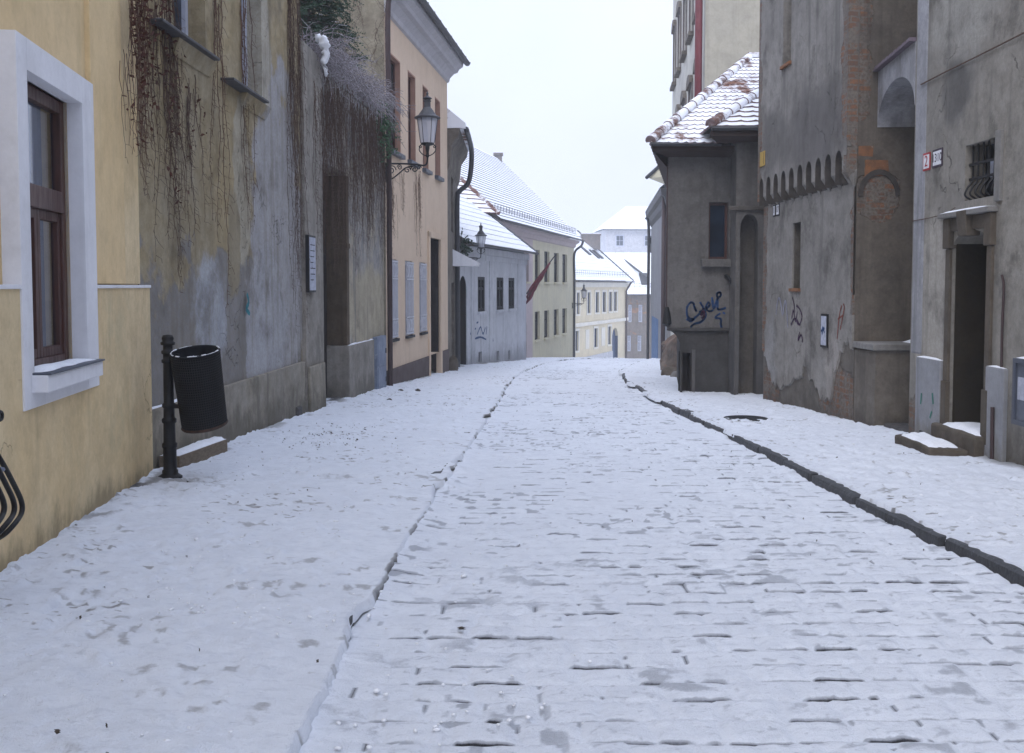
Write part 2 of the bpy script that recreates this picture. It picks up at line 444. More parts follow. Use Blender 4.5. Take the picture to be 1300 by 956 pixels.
M['pale_yellow'] = plaster('pale_yellow_plaster', (.66, .605, .43), (.61, .56, .41), 16, (.4, .37, .3), .2, .22, bump=.3, tex=.2)
M['pale_pink'] = plaster('pale_pink_plaster', (.56, .47, .46), (.52, .44, .43), 17, (.36, .3, .3), .2, .25, bump=.3, tex=.2)
M['cream'] = plaster('cream_plaster', (.62, .54, .38), (.57, .50, .36), 18, (.4, .35, .26), .2, .2, bump=.3, tex=.2)
M['cream_trim'] = plaster('cream_trim', (.66, .62, .53), (.6, .57, .5), 19, (.4, .38, .34), .2, .2, bump=.2, tex=.2)
M['brown_house'] = plaster('brown_peeling', (.22, .185, .155), (.17, .15, .135), 20, (.07, .06, .055), .55, .5, peel=(.36, .19, .10), peel_amt=.3)
M['far_house'] = plaster('far_grey_wall', (.58, .58, .60), (.54, .54, .56), 21, (.3, .28, .27), .2, .1, bump=.2)  # lightened to put the distant mist into its colour
M['tower'] = plaster('old_grey_render', (.315, .295, .27), (.24, .225, .205), 22, (.04, .035, .03), .65, .7,
    blobs=[((.14, .13, .125), 1, 14.6, 3.6, 1.3, .6, .7, .8, 1.3, 2), ((.16, .15, .14), 1, 16.4, 3.7, .6, .5, .6, .8, 1.5, 7), ((.34, .33, .32), 1, 16.8, -.2, .35, 1.0, .6, .8, 1.6, 3), ((.38, .35, .32), 1, 13.9, .25, .3, .5, .3, .8, 2, 4)],
    brick=[(1, 13.13, 6.2, .36, 3.6, .04, .8, 2.4, 15), (1, 13.13, 1.9, .16, .9, .04, .8, 2.4, 16), (1, 17.27, 3.0, .26, 3.4, .04, .8, 2.4, 17), (1, 15.2, -.45, .5, .35, .2, .9, 3.0, 8), (1, 16.9, -.55, .5, .35, .2, .9, 3.0, 6)],
    low=((.085, .07, .055), .7, .85), bump=1.5, cracks=.6)
M['tower_end'] = plaster('dark_alley_render', (.17, .145, .12), (.14, .12, .10), 23, (.05, .045, .04), .6, .55,  # alley shade put into the colour, darker than the street front
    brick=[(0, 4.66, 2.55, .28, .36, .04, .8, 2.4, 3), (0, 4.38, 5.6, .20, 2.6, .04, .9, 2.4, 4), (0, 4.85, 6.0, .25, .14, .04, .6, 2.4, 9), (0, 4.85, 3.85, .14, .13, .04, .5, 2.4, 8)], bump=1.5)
M['quoin'] = simple('quoin_brick', (.27, .125, .06), (.17, .09, .055), .85, 9, .02, spec=.15, wear=(.24, .2, .165))
M['right_house'] = plaster('mottled_grey_render', (.325, .30, .26), (.24, .225, .20), 24, (.04, .036, .03), .68, .62,
    blobs=[((.42, .39, .34), 1, 11.0, 1.2, .4, 1.0, .3, .8, 1.8, 2), ((.12, .115, .11), 1, 10.5, 3.4, .35, .35, .7, .9, 2, 3), ((.36, .345, .31), 1, 10.3, 4.4, .9, .7, .5, .8, 1.5, 6)],
    brick=[(1, 11.42, -.15, .14, .30, .15, .8, 4.0, 5), (1, 9.3, -.42, .55, .13, .2, .7, 4.0, 6)], low=((.07, .06, .05), .6, .75), bump=1.6, cracks=.6)
M['masonry'] = plaster('bare_masonry', (.185, .165, .14), (.135, .12, .105), 43, (.05, .042, .036), .6, .2, brick=[(1, 13.7, -.1, .7, .45, .08, .9, 2.5, 21), (1, 16.9, -.4, .5, .5, .3, .9, 2.5, 22), (1, 9.4, -.3, .8, .3, .3, .6, 2.5, 23), (1, 11.4, -.1, .3, .6, .3, .6, 2.5, 24)], low=((.07, .06, .05), .35, .7), bump=2.2)
M['block'] = plaster('block_render', (.20, .175, .145), (.16, .14, .12), 44, (.05, .042, .036), .6, .5, low=((.07, .06, .05), .4, .8), bump=1.8)
M['limewash'] = plaster('limewashed_corner', (.38, .38, .40), (.31, .305, .31), 25, (.13, .12, .11), .5, .7)
M['cement_patch'] = plaster('cement_panel', (.33, .335, .36), (.29, .295, .31), 26, (.14, .13, .12), .4, .5, low=((.17, .15, .11), .4, .6), tex=.5)
M['corner_house'] = plaster('dark_grey_render', (.16, .15, .142), (.13, .124, .12), 27, (.06, .055, .05), .45, .45,
    blobs=[((.115, .11, .11), 0, 3.7, -.1, .9, .7, .7, .6, 1.5, 2)], low=((.055, .05, .05), .5, .6), bump=1.0)
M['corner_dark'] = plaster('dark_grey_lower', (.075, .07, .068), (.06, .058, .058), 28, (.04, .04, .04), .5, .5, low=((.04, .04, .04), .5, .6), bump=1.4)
M['niche'] = plaster('niche_render', (.13, .115, .10), (.105, .095, .09), 29, (.05, .045, .04), .5, .5, bump=1.3)
M['tall_house'] = plaster('beige_gable', (.44, .405, .32), (.40, .37, .30), 30, (.25, .23, .19), .3, .25, bump=.5, tex=.4)
M['tall_front'] = plaster('pale_front', (.55, .53, .46), (.49, .47, .42), 31, (.28, .24, .2), .35, .35, bump=.5, tex=.5)
M['slate_house'] = plaster('plain_grey', (.32, .32, .33), (.29, .29, .30), 32, (.18, .18, .18), .3, .3, bump=.4, tex=.4)
M['rubble'] = plaster('rubble_stone', (.20, .175, .15), (.24, .15, .105), 33, (.08, .07, .06), .5, .2, bump=2)
M['stone'] = plaster('worn_stone', (.135, .11, .085), (.105, .09, .072), 34, (.04, .035, .03), .6, .35, bump=1.5)
M['ledge'] = plaster('grey_ledge_stone', (.26, .25, .235), (.22, .21, .20), 35, (.1, .09, .08), .4, .3, bump=1)
M['black'] = simple('black_iron', (.008, .008, .009), (.013, .013, .015), .45, 20, .002, spec=.3, wear=(.03, .022, .018))
M['bin'] = simple('black_bin_mesh', (.006, .007, .010), (.011, .012, .016), .6, 30, .001, spec=.2)
M['binwire'] = simple('bin_wire', (.007, .008, .011), (.016, .014, .014), .5, 40, .001, spec=.3)
M['rust'] = simple('rusty_edge', (.07, .035, .022), (.03, .02, .016), .8, 25, .004)
M['gutter'] = simple('dark_gutter', (.03, .03, .036), (.05, .05, .056), .45, 9, .0, spec=.5)
M['pipe_brown'] = simple('brown_pipe', (.045, .028, .028), (.06, .035, .035), .5, 7)
M['pipe_red'] = simple('red_pipe', (.16, .028, .035), (.12, .024, .03), .5, 7)
M['wood_brown'] = simple('brown_varnish', (.075, .024, .016), (.045, .016, .011), .35, 4, .003, k=(8, 8, 1), spec=.5)
M['wood_dark'] = simple('dark_door_wood', (.014, .010, .009), (.025, .017, .014), .6, 5, .006, k=(10, 10, 1))
M['wood_old'] = simple('weathered_plank', (.20, .155, .105), (.13, .10, .07), .85, 6, .008, k=(9, 2, 9))
M['frame_white'] = simple('greyish_white_frame', (.50, .52, .60), (.42, .44, .52), .5, 9)
M['frame_dark'] = simple('dark_frame', (.018, .018, .021), (.03, .028, .03), .6, 9, spec=.2)
M['frame_blue'] = simple('blue_frame', (.05, .075, .14), (.04, .06, .11), .6, 9, spec=.2)
M['grille'] = simple('white_grille', (.58, .58, .62), (.5, .5, .54), .5, 9)
M['blue'] = simple('faded_blue_paint', (.10, .19, .36), (.08, .15, .28), .6, 4)
M['cabinet'] = simple('blue_grey_cabinet', (.21, .25, .33), (.16, .19, .26), .5, 4, wear=(.36, .4, .46))
M['case_grey'] = simple('grey_metal_case', (.13, .145, .18), (.09, .10, .13), .45, 5)
M['lining'] = plaster('sooty_door_lining', (.036, .027, .016), (.022, .018, .013), 41, (.02, .018, .015), .6, .5)
M['lining_brown'] = plaster('brown_door_lining', (.034, .027, .026), (.04, .03, .028), 42, (.03, .025, .025), .4, .3)
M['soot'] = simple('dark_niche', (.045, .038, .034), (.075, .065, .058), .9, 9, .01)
M['zinc'] = simple('dark_sill_sheet', (.055, .065, .09), (.08, .09, .115), .4, 6, spec=.5)
M['paper'] = simple('paper', (.48, .50, .58), (.34, .36, .43), .8, 16)
M['plate'] = simple('enamel_plate', (.72, .72, .75), (.66, .66, .69), .4, 9)
M['platered'] = simple('enamel_red', (.42, .03, .035), None, .4)
M['plateblue'] = simple('enamel_dark', (.05, .03, .05), None, .4)
M['plateyellow'] = simple('yellow_plate', (.5, .33, .08), (.4, .27, .08), .5)
M['ink'] = simple('black_ink', (.02, .018, .025), None, .6)
M['tagblue'] = simple('blue_spray', (.010, .04, .13), (.015, .065, .19), .6, 20)
M['tagpurple'] = simple('purple_spray', (.06, .012, .06), (.02, .008, .03), .6, 20)
M['tagwhite'] = simple('white_spray', (.36, .36, .44), None, .7)
M['taggreen'] = simple('green_spray', (.04, .22, .17), None, .7)
M['tagteal'] = simple('teal_spray', (.03, .25, .30), None, .7)
M['tagred'] = simple('red_chalk', (.24, .07, .05), None, .8)
M['tagblack'] = simple('black_spray', (.02, .02, .028), None, .7)
M['flag'] = simple('red_cloth', (.20, .012, .028), (.11, .008, .018), .8, 12)
M['vine'] = simple('dry_vine', (.085, .045, .030), (.14, .08, .055), .9, 30)
M['vine_grey'] = simple('frosted_twig', (.11, .08, .075), (.40, .385, .42), .9, 40)
M['vine_dark'] = simple('dark_vine', (.065, .038, .029), (.13, .085, .062), .9, 30)
M['leaf_red'] = simple('dry_leaf', (.10, .032, .020), (.055, .022, .016), .85, 30)
M['needle'] = simple('fir_needle', (.020, .045, .026), (.036, .075, .040), .7, 14)
M['ivy'] = simple('evergreen_leaf', (.04, .10, .045), (.075, .16, .075), .6, 14)
M['bark'] = simple('bark', (.06, .045, .035), (.1, .08, .065), .9, 12, .02)
M['debris'] = simple('dark_litter', (.035, .03, .027), (.08, .06, .045), .9, 40)
M['chimney'] = plaster('chimney_brick', (.24, .22, .21), (.2, .16, .14), 36, (.1, .09, .09), .4, .2)
M['curtain'] = simple('pale_curtain', (.16, .20, .26), (.08, .10, .135), .9, 5, k=(14, 14, .3))
M['plank_dark'] = simple('dark_stone_block', (.085, .08, .075), (.055, .05, .05), .85, 12, .02)

def glass(name, c, r=.06, c2=None):
    N = NB(name); n = N.noise(1.7, 3)
    return N.done(N.mix(N.ramp(n, .35, .65), c, c2 or sc3(c, .5)), r, None, .12)
M['glass'] = glass('window_glass', (.007, .010, .016), .3)
M['glass_blue'] = glass('window_glass_bluish', (.016, .026, .046), .3)
M['glass_pale'] = glass('window_glass_curtained', (.22, .25, .33), .12, (.14, .16, .22))
def clear(name, tint=(.9, .93, 1), a=.12):
    N = NB(name); s = N.node('ShaderNodeMixShader'); t = N.node('ShaderNodeBsdfTransparent'); g = N.node('ShaderNodeBsdfGlossy')
    t.inputs[0].default_value = (*tint, 1); g.inputs[0].default_value = (1, 1, 1, 1); g.inputs['Roughness'].default_value = .04
    s.inputs[0].default_value = a
    N.nt.links.new(t.outputs[0], s.inputs[1]); N.nt.links.new(g.outputs[0], s.inputs[2]); N.nt.links.new(s.outputs[0], N.out.inputs['Surface'])
    return N.mat
M['clear'] = clear('clear_pane', (.72, .78, .88), .2)
def lantern_glass():
    N = NB('milky_lantern_glass'); N.b.inputs['Alpha'].default_value = .55
    return N.done((.62, .64, .72), .25, None, .5)
M['lantern'] = lantern_glass()
def tile_mat(name, snow_amt, tile=(.30, .115, .06), line=0):
    """clay tiles with snow lying on them; what is bare is decided by noise alone"""
    N = NB(name); n = N.noise(3.0, 7, .7); f = N.noise(26, 5, .7); n2 = N.noise(.6, 3)
    a = N.math('ADD', N.math('MULTIPLY', n, .7), N.math('MULTIPLY', n2, .5))
    tc = N.mix(N.ramp(f, .3, .7), tile, sc3(tile, .55))
    lo = .35 + .5 * snow_amt
    col = N.mix(N.ramp(a, lo, lo + .12), (.84, .855, .895), tc)
    return N.done(col, .75, N.bump(f, .01, .7), .2)
M['tile_snow'] = tile_mat('snowy_tiles', .51, (.24, .115, .075))
M['tile_snow_thin'] = tile_mat('thin_snow_tiles', .55, (.32, .17, .13))
M['tile_edge'] = simple('tile_edge', (.17, .10, .09), (.30, .24, .25), .85, 9)
M['tile_edge_dark'] = simple('tile_edge_dark', (.13, .10, .12), (.09, .07, .085), .85, 14)
M['tile_edge_red'] = simple('tile_edge_red', (.30, .13, .10), (.2, .1, .085), .85, 10)
M['ridge'] = tile_mat('ridge_tiles', .42, (.20, .11, .09))
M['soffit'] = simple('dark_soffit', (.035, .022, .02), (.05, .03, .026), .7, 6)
# ---------------------------------------------------------------- street: ground, road, pavements, kerbs
XL = ([-6, 0, 4, 6.1, 8.4, 13.3, 17.6, 25.4, 30, 38, 46, 56, 66, 80], [-.85, -.78, -.744, -.72, -.63, -.44, -.27, -.02, .35, 1.1, 2.2, 4.4, 6.6, 10.0])
XR = ([-6, 5.3, 7.5, 10.9, 16.3, 23.8, 30, 38, 46, 56, 66, 80], [2.68, 2.66, 2.6, 2.6, 2.48, 2.62, 3.2, 4.6, 6.1, 8.1, 10.3, 14.0])
WL = ([-6, 0, 8.9, 16, 21, 28.5, 33.5, 44, 53, 67, 80], [-1.7, -2.4, -3.6, -3.6, -3.2, -2.3, -2.2, .1, -.2, 3.4, 4.4])
WR = ([-6, 11.4, 11.7, 13.3, 18.8, 27, 41, 55, 80], [5.0, 5.0, 5.0, 5.0, 5.2, 5.8, 6.9, 8.6, 15.5])
xl = lambda y: np.interp(y, *XL); xr = lambda y: np.interp(y, *XR)
wl = lambda y: np.interp(y, *WL); wr = lambda y: np.interp(y, *WR)
HL, HR = .062, .09
def rows(y0=-6.0, ym=2.6, y1=79.0, g=.0036):
    a = list(np.arange(y0, ym, .12)); y = ym
    while y < y1: a.append(y); y += y * g
    return np.array(a)
def grid_mesh(name, X, Y, Z, attr, mat, kind='structure'):
    nr, nc = X.shape
    co = np.stack([X, Y, Z], -1).reshape(-1, 3)
    i = np.arange((nr - 1) * nc).reshape(nr - 1, nc)[:, :-1].ravel()
    f = np.stack([i, i + 1, i + nc + 1, i + nc], -1)
    me = bpy.data.meshes.new(name)
    me.vertices.add(len(co)); me.vertices.foreach_set('co', co.astype(np.float32).ravel())
    me.loops.add(f.size); me.loops.foreach_set('vertex_index', f.astype(np.int32).ravel())
    me.polygons.add(len(f)); me.polygons.foreach_set('loop_start', np.arange(0, f.size, 4, dtype=np.int32))
    me.polygons.foreach_set('use_smooth', np.ones(len(f), dtype=bool))
    me.update(calc_edges=True)
    if attr is not None:
        a = me.attributes.new('bare', 'FLOAT', 'POINT'); a.data.foreach_set('value', attr.astype(np.float32).ravel())
    me.materials.append(mat)
    o = bpy.data.objects.new(name, me); COL.objects.link(o); o['kind'] = kind
    return o

# the ground under everything, out to the horizon
gy = np.concatenate([np.arange(-40, 130, 2.0), np.linspace(130, 600, 24)])
gx = np.concatenate([np.linspace(-250, -30, 8), np.arange(-28, 40, 2.0), np.linspace(42, 250, 8)])
GX, GY = np.meshgrid(gx, gy)
grid_mesh('ground', GX, GY, zroad_np(GY) - .10 + .0 * GX, None, M['ground'])

gapl = lambda y: sstep(3.7, 4.8, y) * sstep(.34, .5, fbm(y * .55, y * 0 + 2, 61, 2)) * sstep(.30, .48, vnoise(y * 4.3, y * 0, 68)) * (.5 + .7 * vnoise(y * 5.0, y * 0, 62))
# cobbled road
yy = rows(); nx = 210
tt = np.linspace(0, 1, nx)
Y = np.repeat(yy[:, None], nx, 1)
a, b = xl(yy) - .03, xr(yy) + .03
X = a[:, None] + (b - a)[:, None] * tt[None]
dl, dr = X - xl(Y), xr(Y) - X
uu = X + .05 * (vnoise(X * .7, Y * 1.1, 3) - .5)
vv = Y + .10 * (vnoise(X * .55, Y * .45, 5) - .5) + .014 * (vnoise(X * 2.2, Y * 2.0, 6) - .5)
RV, RU = .185, .215
row = np.floor(vv / RV).astype(int); fv = vv / RV - row
off = hsh(row, row * 0 + 3, 1); wid = RU * (.9 + .25 * hsh(row, row * 0, 2))
cu = uu / wid + off; colm = np.floor(cu).astype(int); fu = cu - colm
r1, r2, r3, r4 = (hsh(row, colm, k) for k in (4, 5, 6, 7))
ev = np.minimum(fv, 1 - fv) * RV; eu = np.minimum(fu, 1 - fu) * wid
e = np.minimum(ev + .012 * (vnoise(X * 30, Y * 30, 8) - .5), eu)
dome = sstep(0, .040, e)
stone = .012 * dome + (r1 - .5) * .007 + (fv - .5) * (.006 + (r2 - .5) * .016) + (fu - .5) * (r4 - .5) * .009
cover = np.clip(.52 + 1.5 * (fbm(X * .55, Y * .38, 11) - .5) - .40 * sstep(-.1, 1.4, X) * sstep(11, 4.5, Y) + .25 * sstep(.7, 0, dl) + .22 * sstep(.5, 0, dr), 0, 1)
dens = np.clip(1.08 - cover, 0.07, .97)
H = stone * (1 - .80 * sstep(.25, .8, cover)) + .006 * (vnoise(X * 22, Y * 16, 21) - .5) + .012 * (fbm(X * 2, Y * 2, 22) - .5)
H += .034 * sstep(.28, .0, dl) * (.4 + 1.2 * vnoise(Y * 2.1, Y * 0, 25)) * (1 - np.clip(gapl(Y) * 1.6, 0, 1)) + .03 * sstep(.16, .0, dr) * sstep(.45, .8, vnoise(Y * 2.1, Y * 0, 26))
lw = .15 + .12 * sstep(6, 25, Y) + .05 * sstep(0, 1.2, X) * sstep(9, 5, Y) + .12 * (vnoise(X * 9, Y * 3, 36) - .5)
lw = lw * (.55 + .65 * r1) * (.62 + .38 * sstep(3.4, 6.5, Y))
fvo = fv + (r4 - .5) * .10
front = sstep(lw, lw * .35, fvo) * (r3 < dens * .98) * sstep(.0, .10, np.minimum(fu, 1 - fu) + .05 * (vnoise(X * 20, Y * 9, 38) - .5)) * sstep(.18, .34, vnoise(uu * 8, row * 7.7, 31)) * (.76 + .36 * vnoise(uu * 7, row * 3.3, 37))
side = sstep(.012, .004, eu) * (hsh(row, colm, 9) < dens * .28) * sstep(.5, .65, vnoise(X * 3, Y * 21, 32)) * .8
top = sstep(.60, .76, fbm(uu * 7, vv * 8.5, 33)) * (hsh(row, colm, 12) < dens * .5) * .42 * dome
patch = sstep(.56, .74, fbm(X * 1.6, Y * 2.6, 34)) * sstep(.46, .66, fbm(X * 9, Y * 14, 35)) * .42 * np.clip(dens + .15, 0, 1)
bare = np.maximum.reduce([front, side, top, patch])
bare = np.maximum(bare, .55 * sstep(.70, .80, vnoise(X * 17, Y * 13, 41)) * sstep(.5, .7, fbm(X * .9, Y * .7, 42)))
bare = np.maximum(bare, .34 * sstep(.55, .75, fbm(X * 26, Y * 40, 43)) * sstep(.35, .7, dens) * (.5 + .5 * dome))
H -= .006 * front
grid_mesh('road', X, Y, zroad_np(Y) + H, bare, M['road'])

# footprints and trodden places on the pavements
def trodden(X, Y, seed):
    h = .024 * (fbm(X * 1.3, Y * 1.1, seed) - .5) + .026 * (fbm(X * 6, Y * 4.6, seed + 1) - .5) + .014 * (vnoise(X * 24, Y * 17, seed + 2) - .5)
    st = sstep(.56, .66, vnoise(X * 8.5, Y * 5.2, seed + 3)) * sstep(.42, .6, fbm(X * .9, Y * .6, seed + 4))
    h -= .018 * st
    lump = sstep(.77, .86, vnoise(X * 13, Y * 12, seed + 5)) * sstep(.45, .62, fbm(X * .7, Y * .5, seed + 6))
    h += .016 * lump
    bare = .26 * st * sstep(.44, .74, fbm(X * 19, Y * 12, seed + 7))
    bare = np.maximum(bare, .75 * sstep(.80, .88, vnoise(X * 21, Y * 30, seed + 8)) * sstep(.52, .66, fbm(X * 1.1, Y * .8, seed + 9)))
    bare = np.maximum(bare, .40 * sstep(.54, .68, fbm(X * 2.4, Y * 5.5, seed + 10)) * sstep(.48, .7, fbm(X * 22, Y * 12, seed + 11)))
    return h, bare
def pavement(name, inner, outer, hgt, nx, seed, edge):
    Y = np.repeat(yy[:, None], nx, 1)
    jag = edge(yy)
    sgn = np.sign(outer(yy) - inner(yy))
    a = inner(yy) + sgn * jag; b = outer(yy)
    t = np.linspace(0, 1, nx - 1) ** 1.0
    Xc = a[:, None] + (b - a)[:, None] * t[None]
    X = np.concatenate([a[:, None] - .015 * sgn[:, None], Xc], 1)
    h, bare = trodden(X, Y, seed)
    d = np.abs(X - inner(Y))
    dw = np.abs(X - outer(Y))
    h *= sstep(.0, .25, d) * .85 + .15
    h += .018 * sstep(.0, .35, d)
    wallside = sstep(.85, .45, dw)
    h += .03 * wallside * fbm(X * 3, Y * 2, seed + 20) 
    bare = np.maximum(bare, .85 * wallside * sstep(.47, .60, fbm(X * 5, Y * 2.2, seed + 21)) * sstep(.34, .5, fbm(X * .5, Y * .33, seed + 22)))  # dirty snow at the wall foot, darkened also to suggest contact shadow
    bare = np.maximum(bare, .62 * np.exp(-((X + 2.72) / .34) ** 2 - ((Y - 8.5) / .22) ** 2) * sstep(.3, .6, fbm(X * 9, Y * 9, 55)))  # wet patch round the bin post, also painted in as its contact shadow
    Z = zroad_np(Y) + hgt + h
    Z[:, 0] = zroad_np(yy) + hgt - .045
    if inner is xl:                                        # the stone face of the low kerb shows through in broken lengths
        mk = sstep(.40, .48, vnoise(yy * 2.3, yy * 0, 81)) * sstep(.26, .36, vnoise(yy * 9.0, yy * 0, 82)) * sstep(.30, .42, fbm(yy * .45, yy * 0, 83, 2)) * sstep(3.6, 4.4, yy)
        bare[:, 0] = np.maximum(bare[:, 0], 1.05 * mk); bare[:, 1] = np.maximum(bare[:, 1], .85 * mk * vnoise(yy * 6, yy * 0, 84))
    return grid_mesh(name, X, Y, Z, bare, M['pave'])
n1 = lambda y, s, f: vnoise(y * f, y * 0, s)
# on the far (left) side snow spills over the low kerb and only lets it through here and there
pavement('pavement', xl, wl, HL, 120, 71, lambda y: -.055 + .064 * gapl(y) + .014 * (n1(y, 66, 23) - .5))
pavement('pavement', xr, wr, HR, 110, 91, lambda y: .035 + .05 * n1(y, 63, 3.3) * n1(y, 67, 1.3) + .03 * n1(y, 64, 15) - .12 * sstep(.55, .62, n1(y, 65, .9)) * sstep(9, 16, y))

def kerb(name, fx, side, hgt, w, y0, y1, lmin, lmax, jit):
    mb = MB(); y = y0
    while y < y1:
        L = U(lmin, lmax); ya, yb = y + .013, y + L - .013
        dx, dz = U(-1, 1) * jit, U(-.018, .006)
        ring = []
        for zz in (-.12, hgt - .002 + dz):
            for (q, o) in ((ya, 0), (yb, 0), (yb, w), (ya, w)):
                tw = U(-.004, .004)
                ring.append((float(fx(q)) + side * o + dx + tw, q, zroad(q) + zz + tw * .5))
        mb.hexa(ring); y += L
    o = mb.build(name, M['kerb'], None, bevel=.03, rough=.006, weld=False); o['kind'] = 'structure'
    return o
kerb('kerb', xr, 1, HR - .004, .15, -3, 60, .6, 1.15, .02)
kerb('kerb', xl, -1, HL - .008, .12, -3, 60, .5, .9, .012)
# ---------------------------------------------------------------- left side of the street
def shift(o, dz): pass
def mkpipe(par, name, pts, r, mat, n=10):
    mb = MB(); mb.tube(pts, r, n)
    return mb.build(name, mat, par, smooth=True)
def smooth_path(pts, k=6):
    """Catmull-Rom through the points"""
    P = [Vector(p) for p in pts]; out = []
    for i in range(len(P) - 1):
        a, b, c, d = P[max(i - 1, 0)], P[i], P[i + 1], P[min(i + 2, len(P) - 1)]
        for j in range(k):
            t = j / k
            out.append(.5 * ((2 * b) + (c - a) * t + (2 * a - 5 * b + 4 * c - d) * t * t + (3 * b - a - 3 * c + d) * t ** 3))
    return out + [P[-1]]

def reveal_shade(W, par, h, mat, z0=None, t=.012, out=.0):  # thin dark boxes over the door reveals, added to deepen the recess shade
    a, b, lo, hi, dp = h[:5]; lo = lo if z0 is None else z0
    mb = MB(); mb.wbox(W, a, a + t, -dp, -.03, lo, hi); mb.wbox(W, b - t, b, -dp, -.03, lo, hi); mb.wbox(W, a + t, b - t, -dp, -.03, hi - t, hi)
    return mb.build('door_lining', mat, par, weld=False)
# === yellow house beside the camera
WY = Wall((-1.996 + .129 * 2.5, -2.5), (-1.996 - .129 * 8.9, 8.9), (0, 4))
hy = thing('yellow_house', (-2.6, 5, -.17), 'yellow plastered house with white framed brown window behind the bicycle rack', 'house')
uL = WY.L; TOPP = 1.395
hw = WY.rect(38, 107, 133, 466)
u_a, u_b = WY.u(38.5), WY.u(107.5)
z_lo, z_hi = .86, 2.62
hole = (u_a, u_b, z_lo, z_hi, .17)
mb = MB()
facade(mb, WY, 0, uL - .03, TOPP - .12, 8.0, [(*hole[:4], .11)], 5.0, d=-.09)
mb.build('wall', M['yellow'], hy)
so = (WY.u(25), WY.u(121.5), .70, 2.80)
mb = MB()
for (a, b, z1) in ((0, so[0], TOPP), (so[0], so[1], .70), (so[1], uL, TOPP)): facade(mb, WY, a, b, -1.2, z1, [], 5.0, closed=False)
mb.quad(WY.p(uL, 0, -1.2), WY.p(uL, -5, -1.2), WY.p(uL, -5, TOPP), WY.p(uL, 0, TOPP))
for (a, b) in ((0, so[0]), (so[1], uL)):
    mb.quad(WY.p(a, 0, TOPP), WY.p(b, 0, TOPP), WY.p(b, -.10, TOPP + .008), WY.p(a, -.10, TOPP + .008))
mb.build('plinth', M['yellow2'], hy)
for a, b in ((so[1] + .001, uL), (0, so[0] - .001)):
    mb = MB(); mb.wbox(WY, a, b, -.085, .012, TOPP - .012, TOPP + .012)
    mb.build('ledge', M['white_trim'], hy, bevel=.004)
# corner pilaster with a groove beside it
mb = MB(); mb.wbox(WY, WY.u(131), WY.u(169), -.12, -.055, TOPP + .02, 8.0)
mb.build('pilaster', M['yellow'], hy, bevel=.006)
mb = MB(); mb.wbox(WY, WY.u(171), uL - .032, -.12, -.07, TOPP + .02, 8.0)
mb.build('corner_strip', M['yellow2'], hy, bevel=.006)
# white surround, as deep as the reveal
mb = MB()
mb.wbox(WY, so[0], u_a, -.2, .012, so[2], so[3]); mb.wbox(WY, u_b, so[1], -.2, .012, so[2], so[3])
mb.wbox(WY, u_a, u_b, -.2, .012, z_hi, so[3]); mb.wbox(WY, u_a, u_b, -.2, .012, so[2], z_lo - .02)
fr = mb.build('window_surround', M['white_trim'], hy, bevel=.004, weld=False)
mb = MB(); q = -.17; a, b = u_a, u_b; fw = .085; zt = z_lo + (z_hi - z_lo) * .63
mb.wbox(WY, a, a + fw, q, q + .06, z_lo, z_hi); mb.wbox(WY, b - fw, b, q, q + .06, z_lo, z_hi)
mb.wbox(WY, a + fw, b - fw, q, q + .06, z_hi - fw, z_hi); mb.wbox(WY, a + fw, b - fw, q, q + .06, z_lo, z_lo + .09)
mb.wbox(WY, a + fw, b - fw, q, q + .075, zt - .09, zt + .05)
win = mb.build('window', M['wood_brown'], hy, bevel=.006, weld=False)
mb = MB()
a2, b2 = a + fw, b - fw
for (p0, p1, r0, r1) in ((a2, (a2 + b2) / 2, z_lo + .09, zt - .09), ((a2 + b2) / 2, b2, z_lo + .09, zt - .09)):
    mb.wbox(WY, p0, p0 + .055, q + .0, q + .045, r0, r1); mb.wbox(WY, p1 - .055, p1, q, q + .045, r0, r1)
    mb.wbox(WY, p0 + .055, p1 - .055, q, q + .045, r0, r0 + .06); mb.wbox(WY, p0 + .055, p1 - .055, q, q + .045, r1 - .06, r1)
mb.build('sash', M['wood_brown'], win, bevel=.005, weld=False)
mb = MB(); mb.wbox(WY, a + .05, b - .05, q + .012, q + .018, z_lo + .05, z_hi - .05)
mb.build('pane', M['clear'], win)
mb = MB(); nS = 46
for i in range(nS):
    t0, t1 = i / nS, (i + 1) / nS
    f = lambda t: q - .10 + .022 * math.sin(t * 70) + .01 * math.sin(t * 31)
    mb.quad(WY.p(a + (b - a) * t0, f(t0), z_lo), WY.p(a + (b - a) * t1, f(t1), z_lo), WY.p(a + (b - a) * t1, f(t1), z_hi), WY.p(a + (b - a) * t0, f(t0), z_hi))
mb.build('curtain', M['curtain'], win, smooth=True)
s_ = sill(WY, hy, u_a - .02, u_b + .005, z_lo + .03, .10, M['white_trim'], .10, .03)
mb = MB(); mb.wbox(WY, u_a - .04, u_b + .03, -.12, .115, z_lo + .031, z_lo + .043)
mb.build('sill_sheet', M['zinc'], s_, bevel=.003)
snow_strip(WY, u_a + .02, u_b - .02, -.11, .085, z_lo + .043, .018).build('snow', M['snow'], s_, smooth=True)

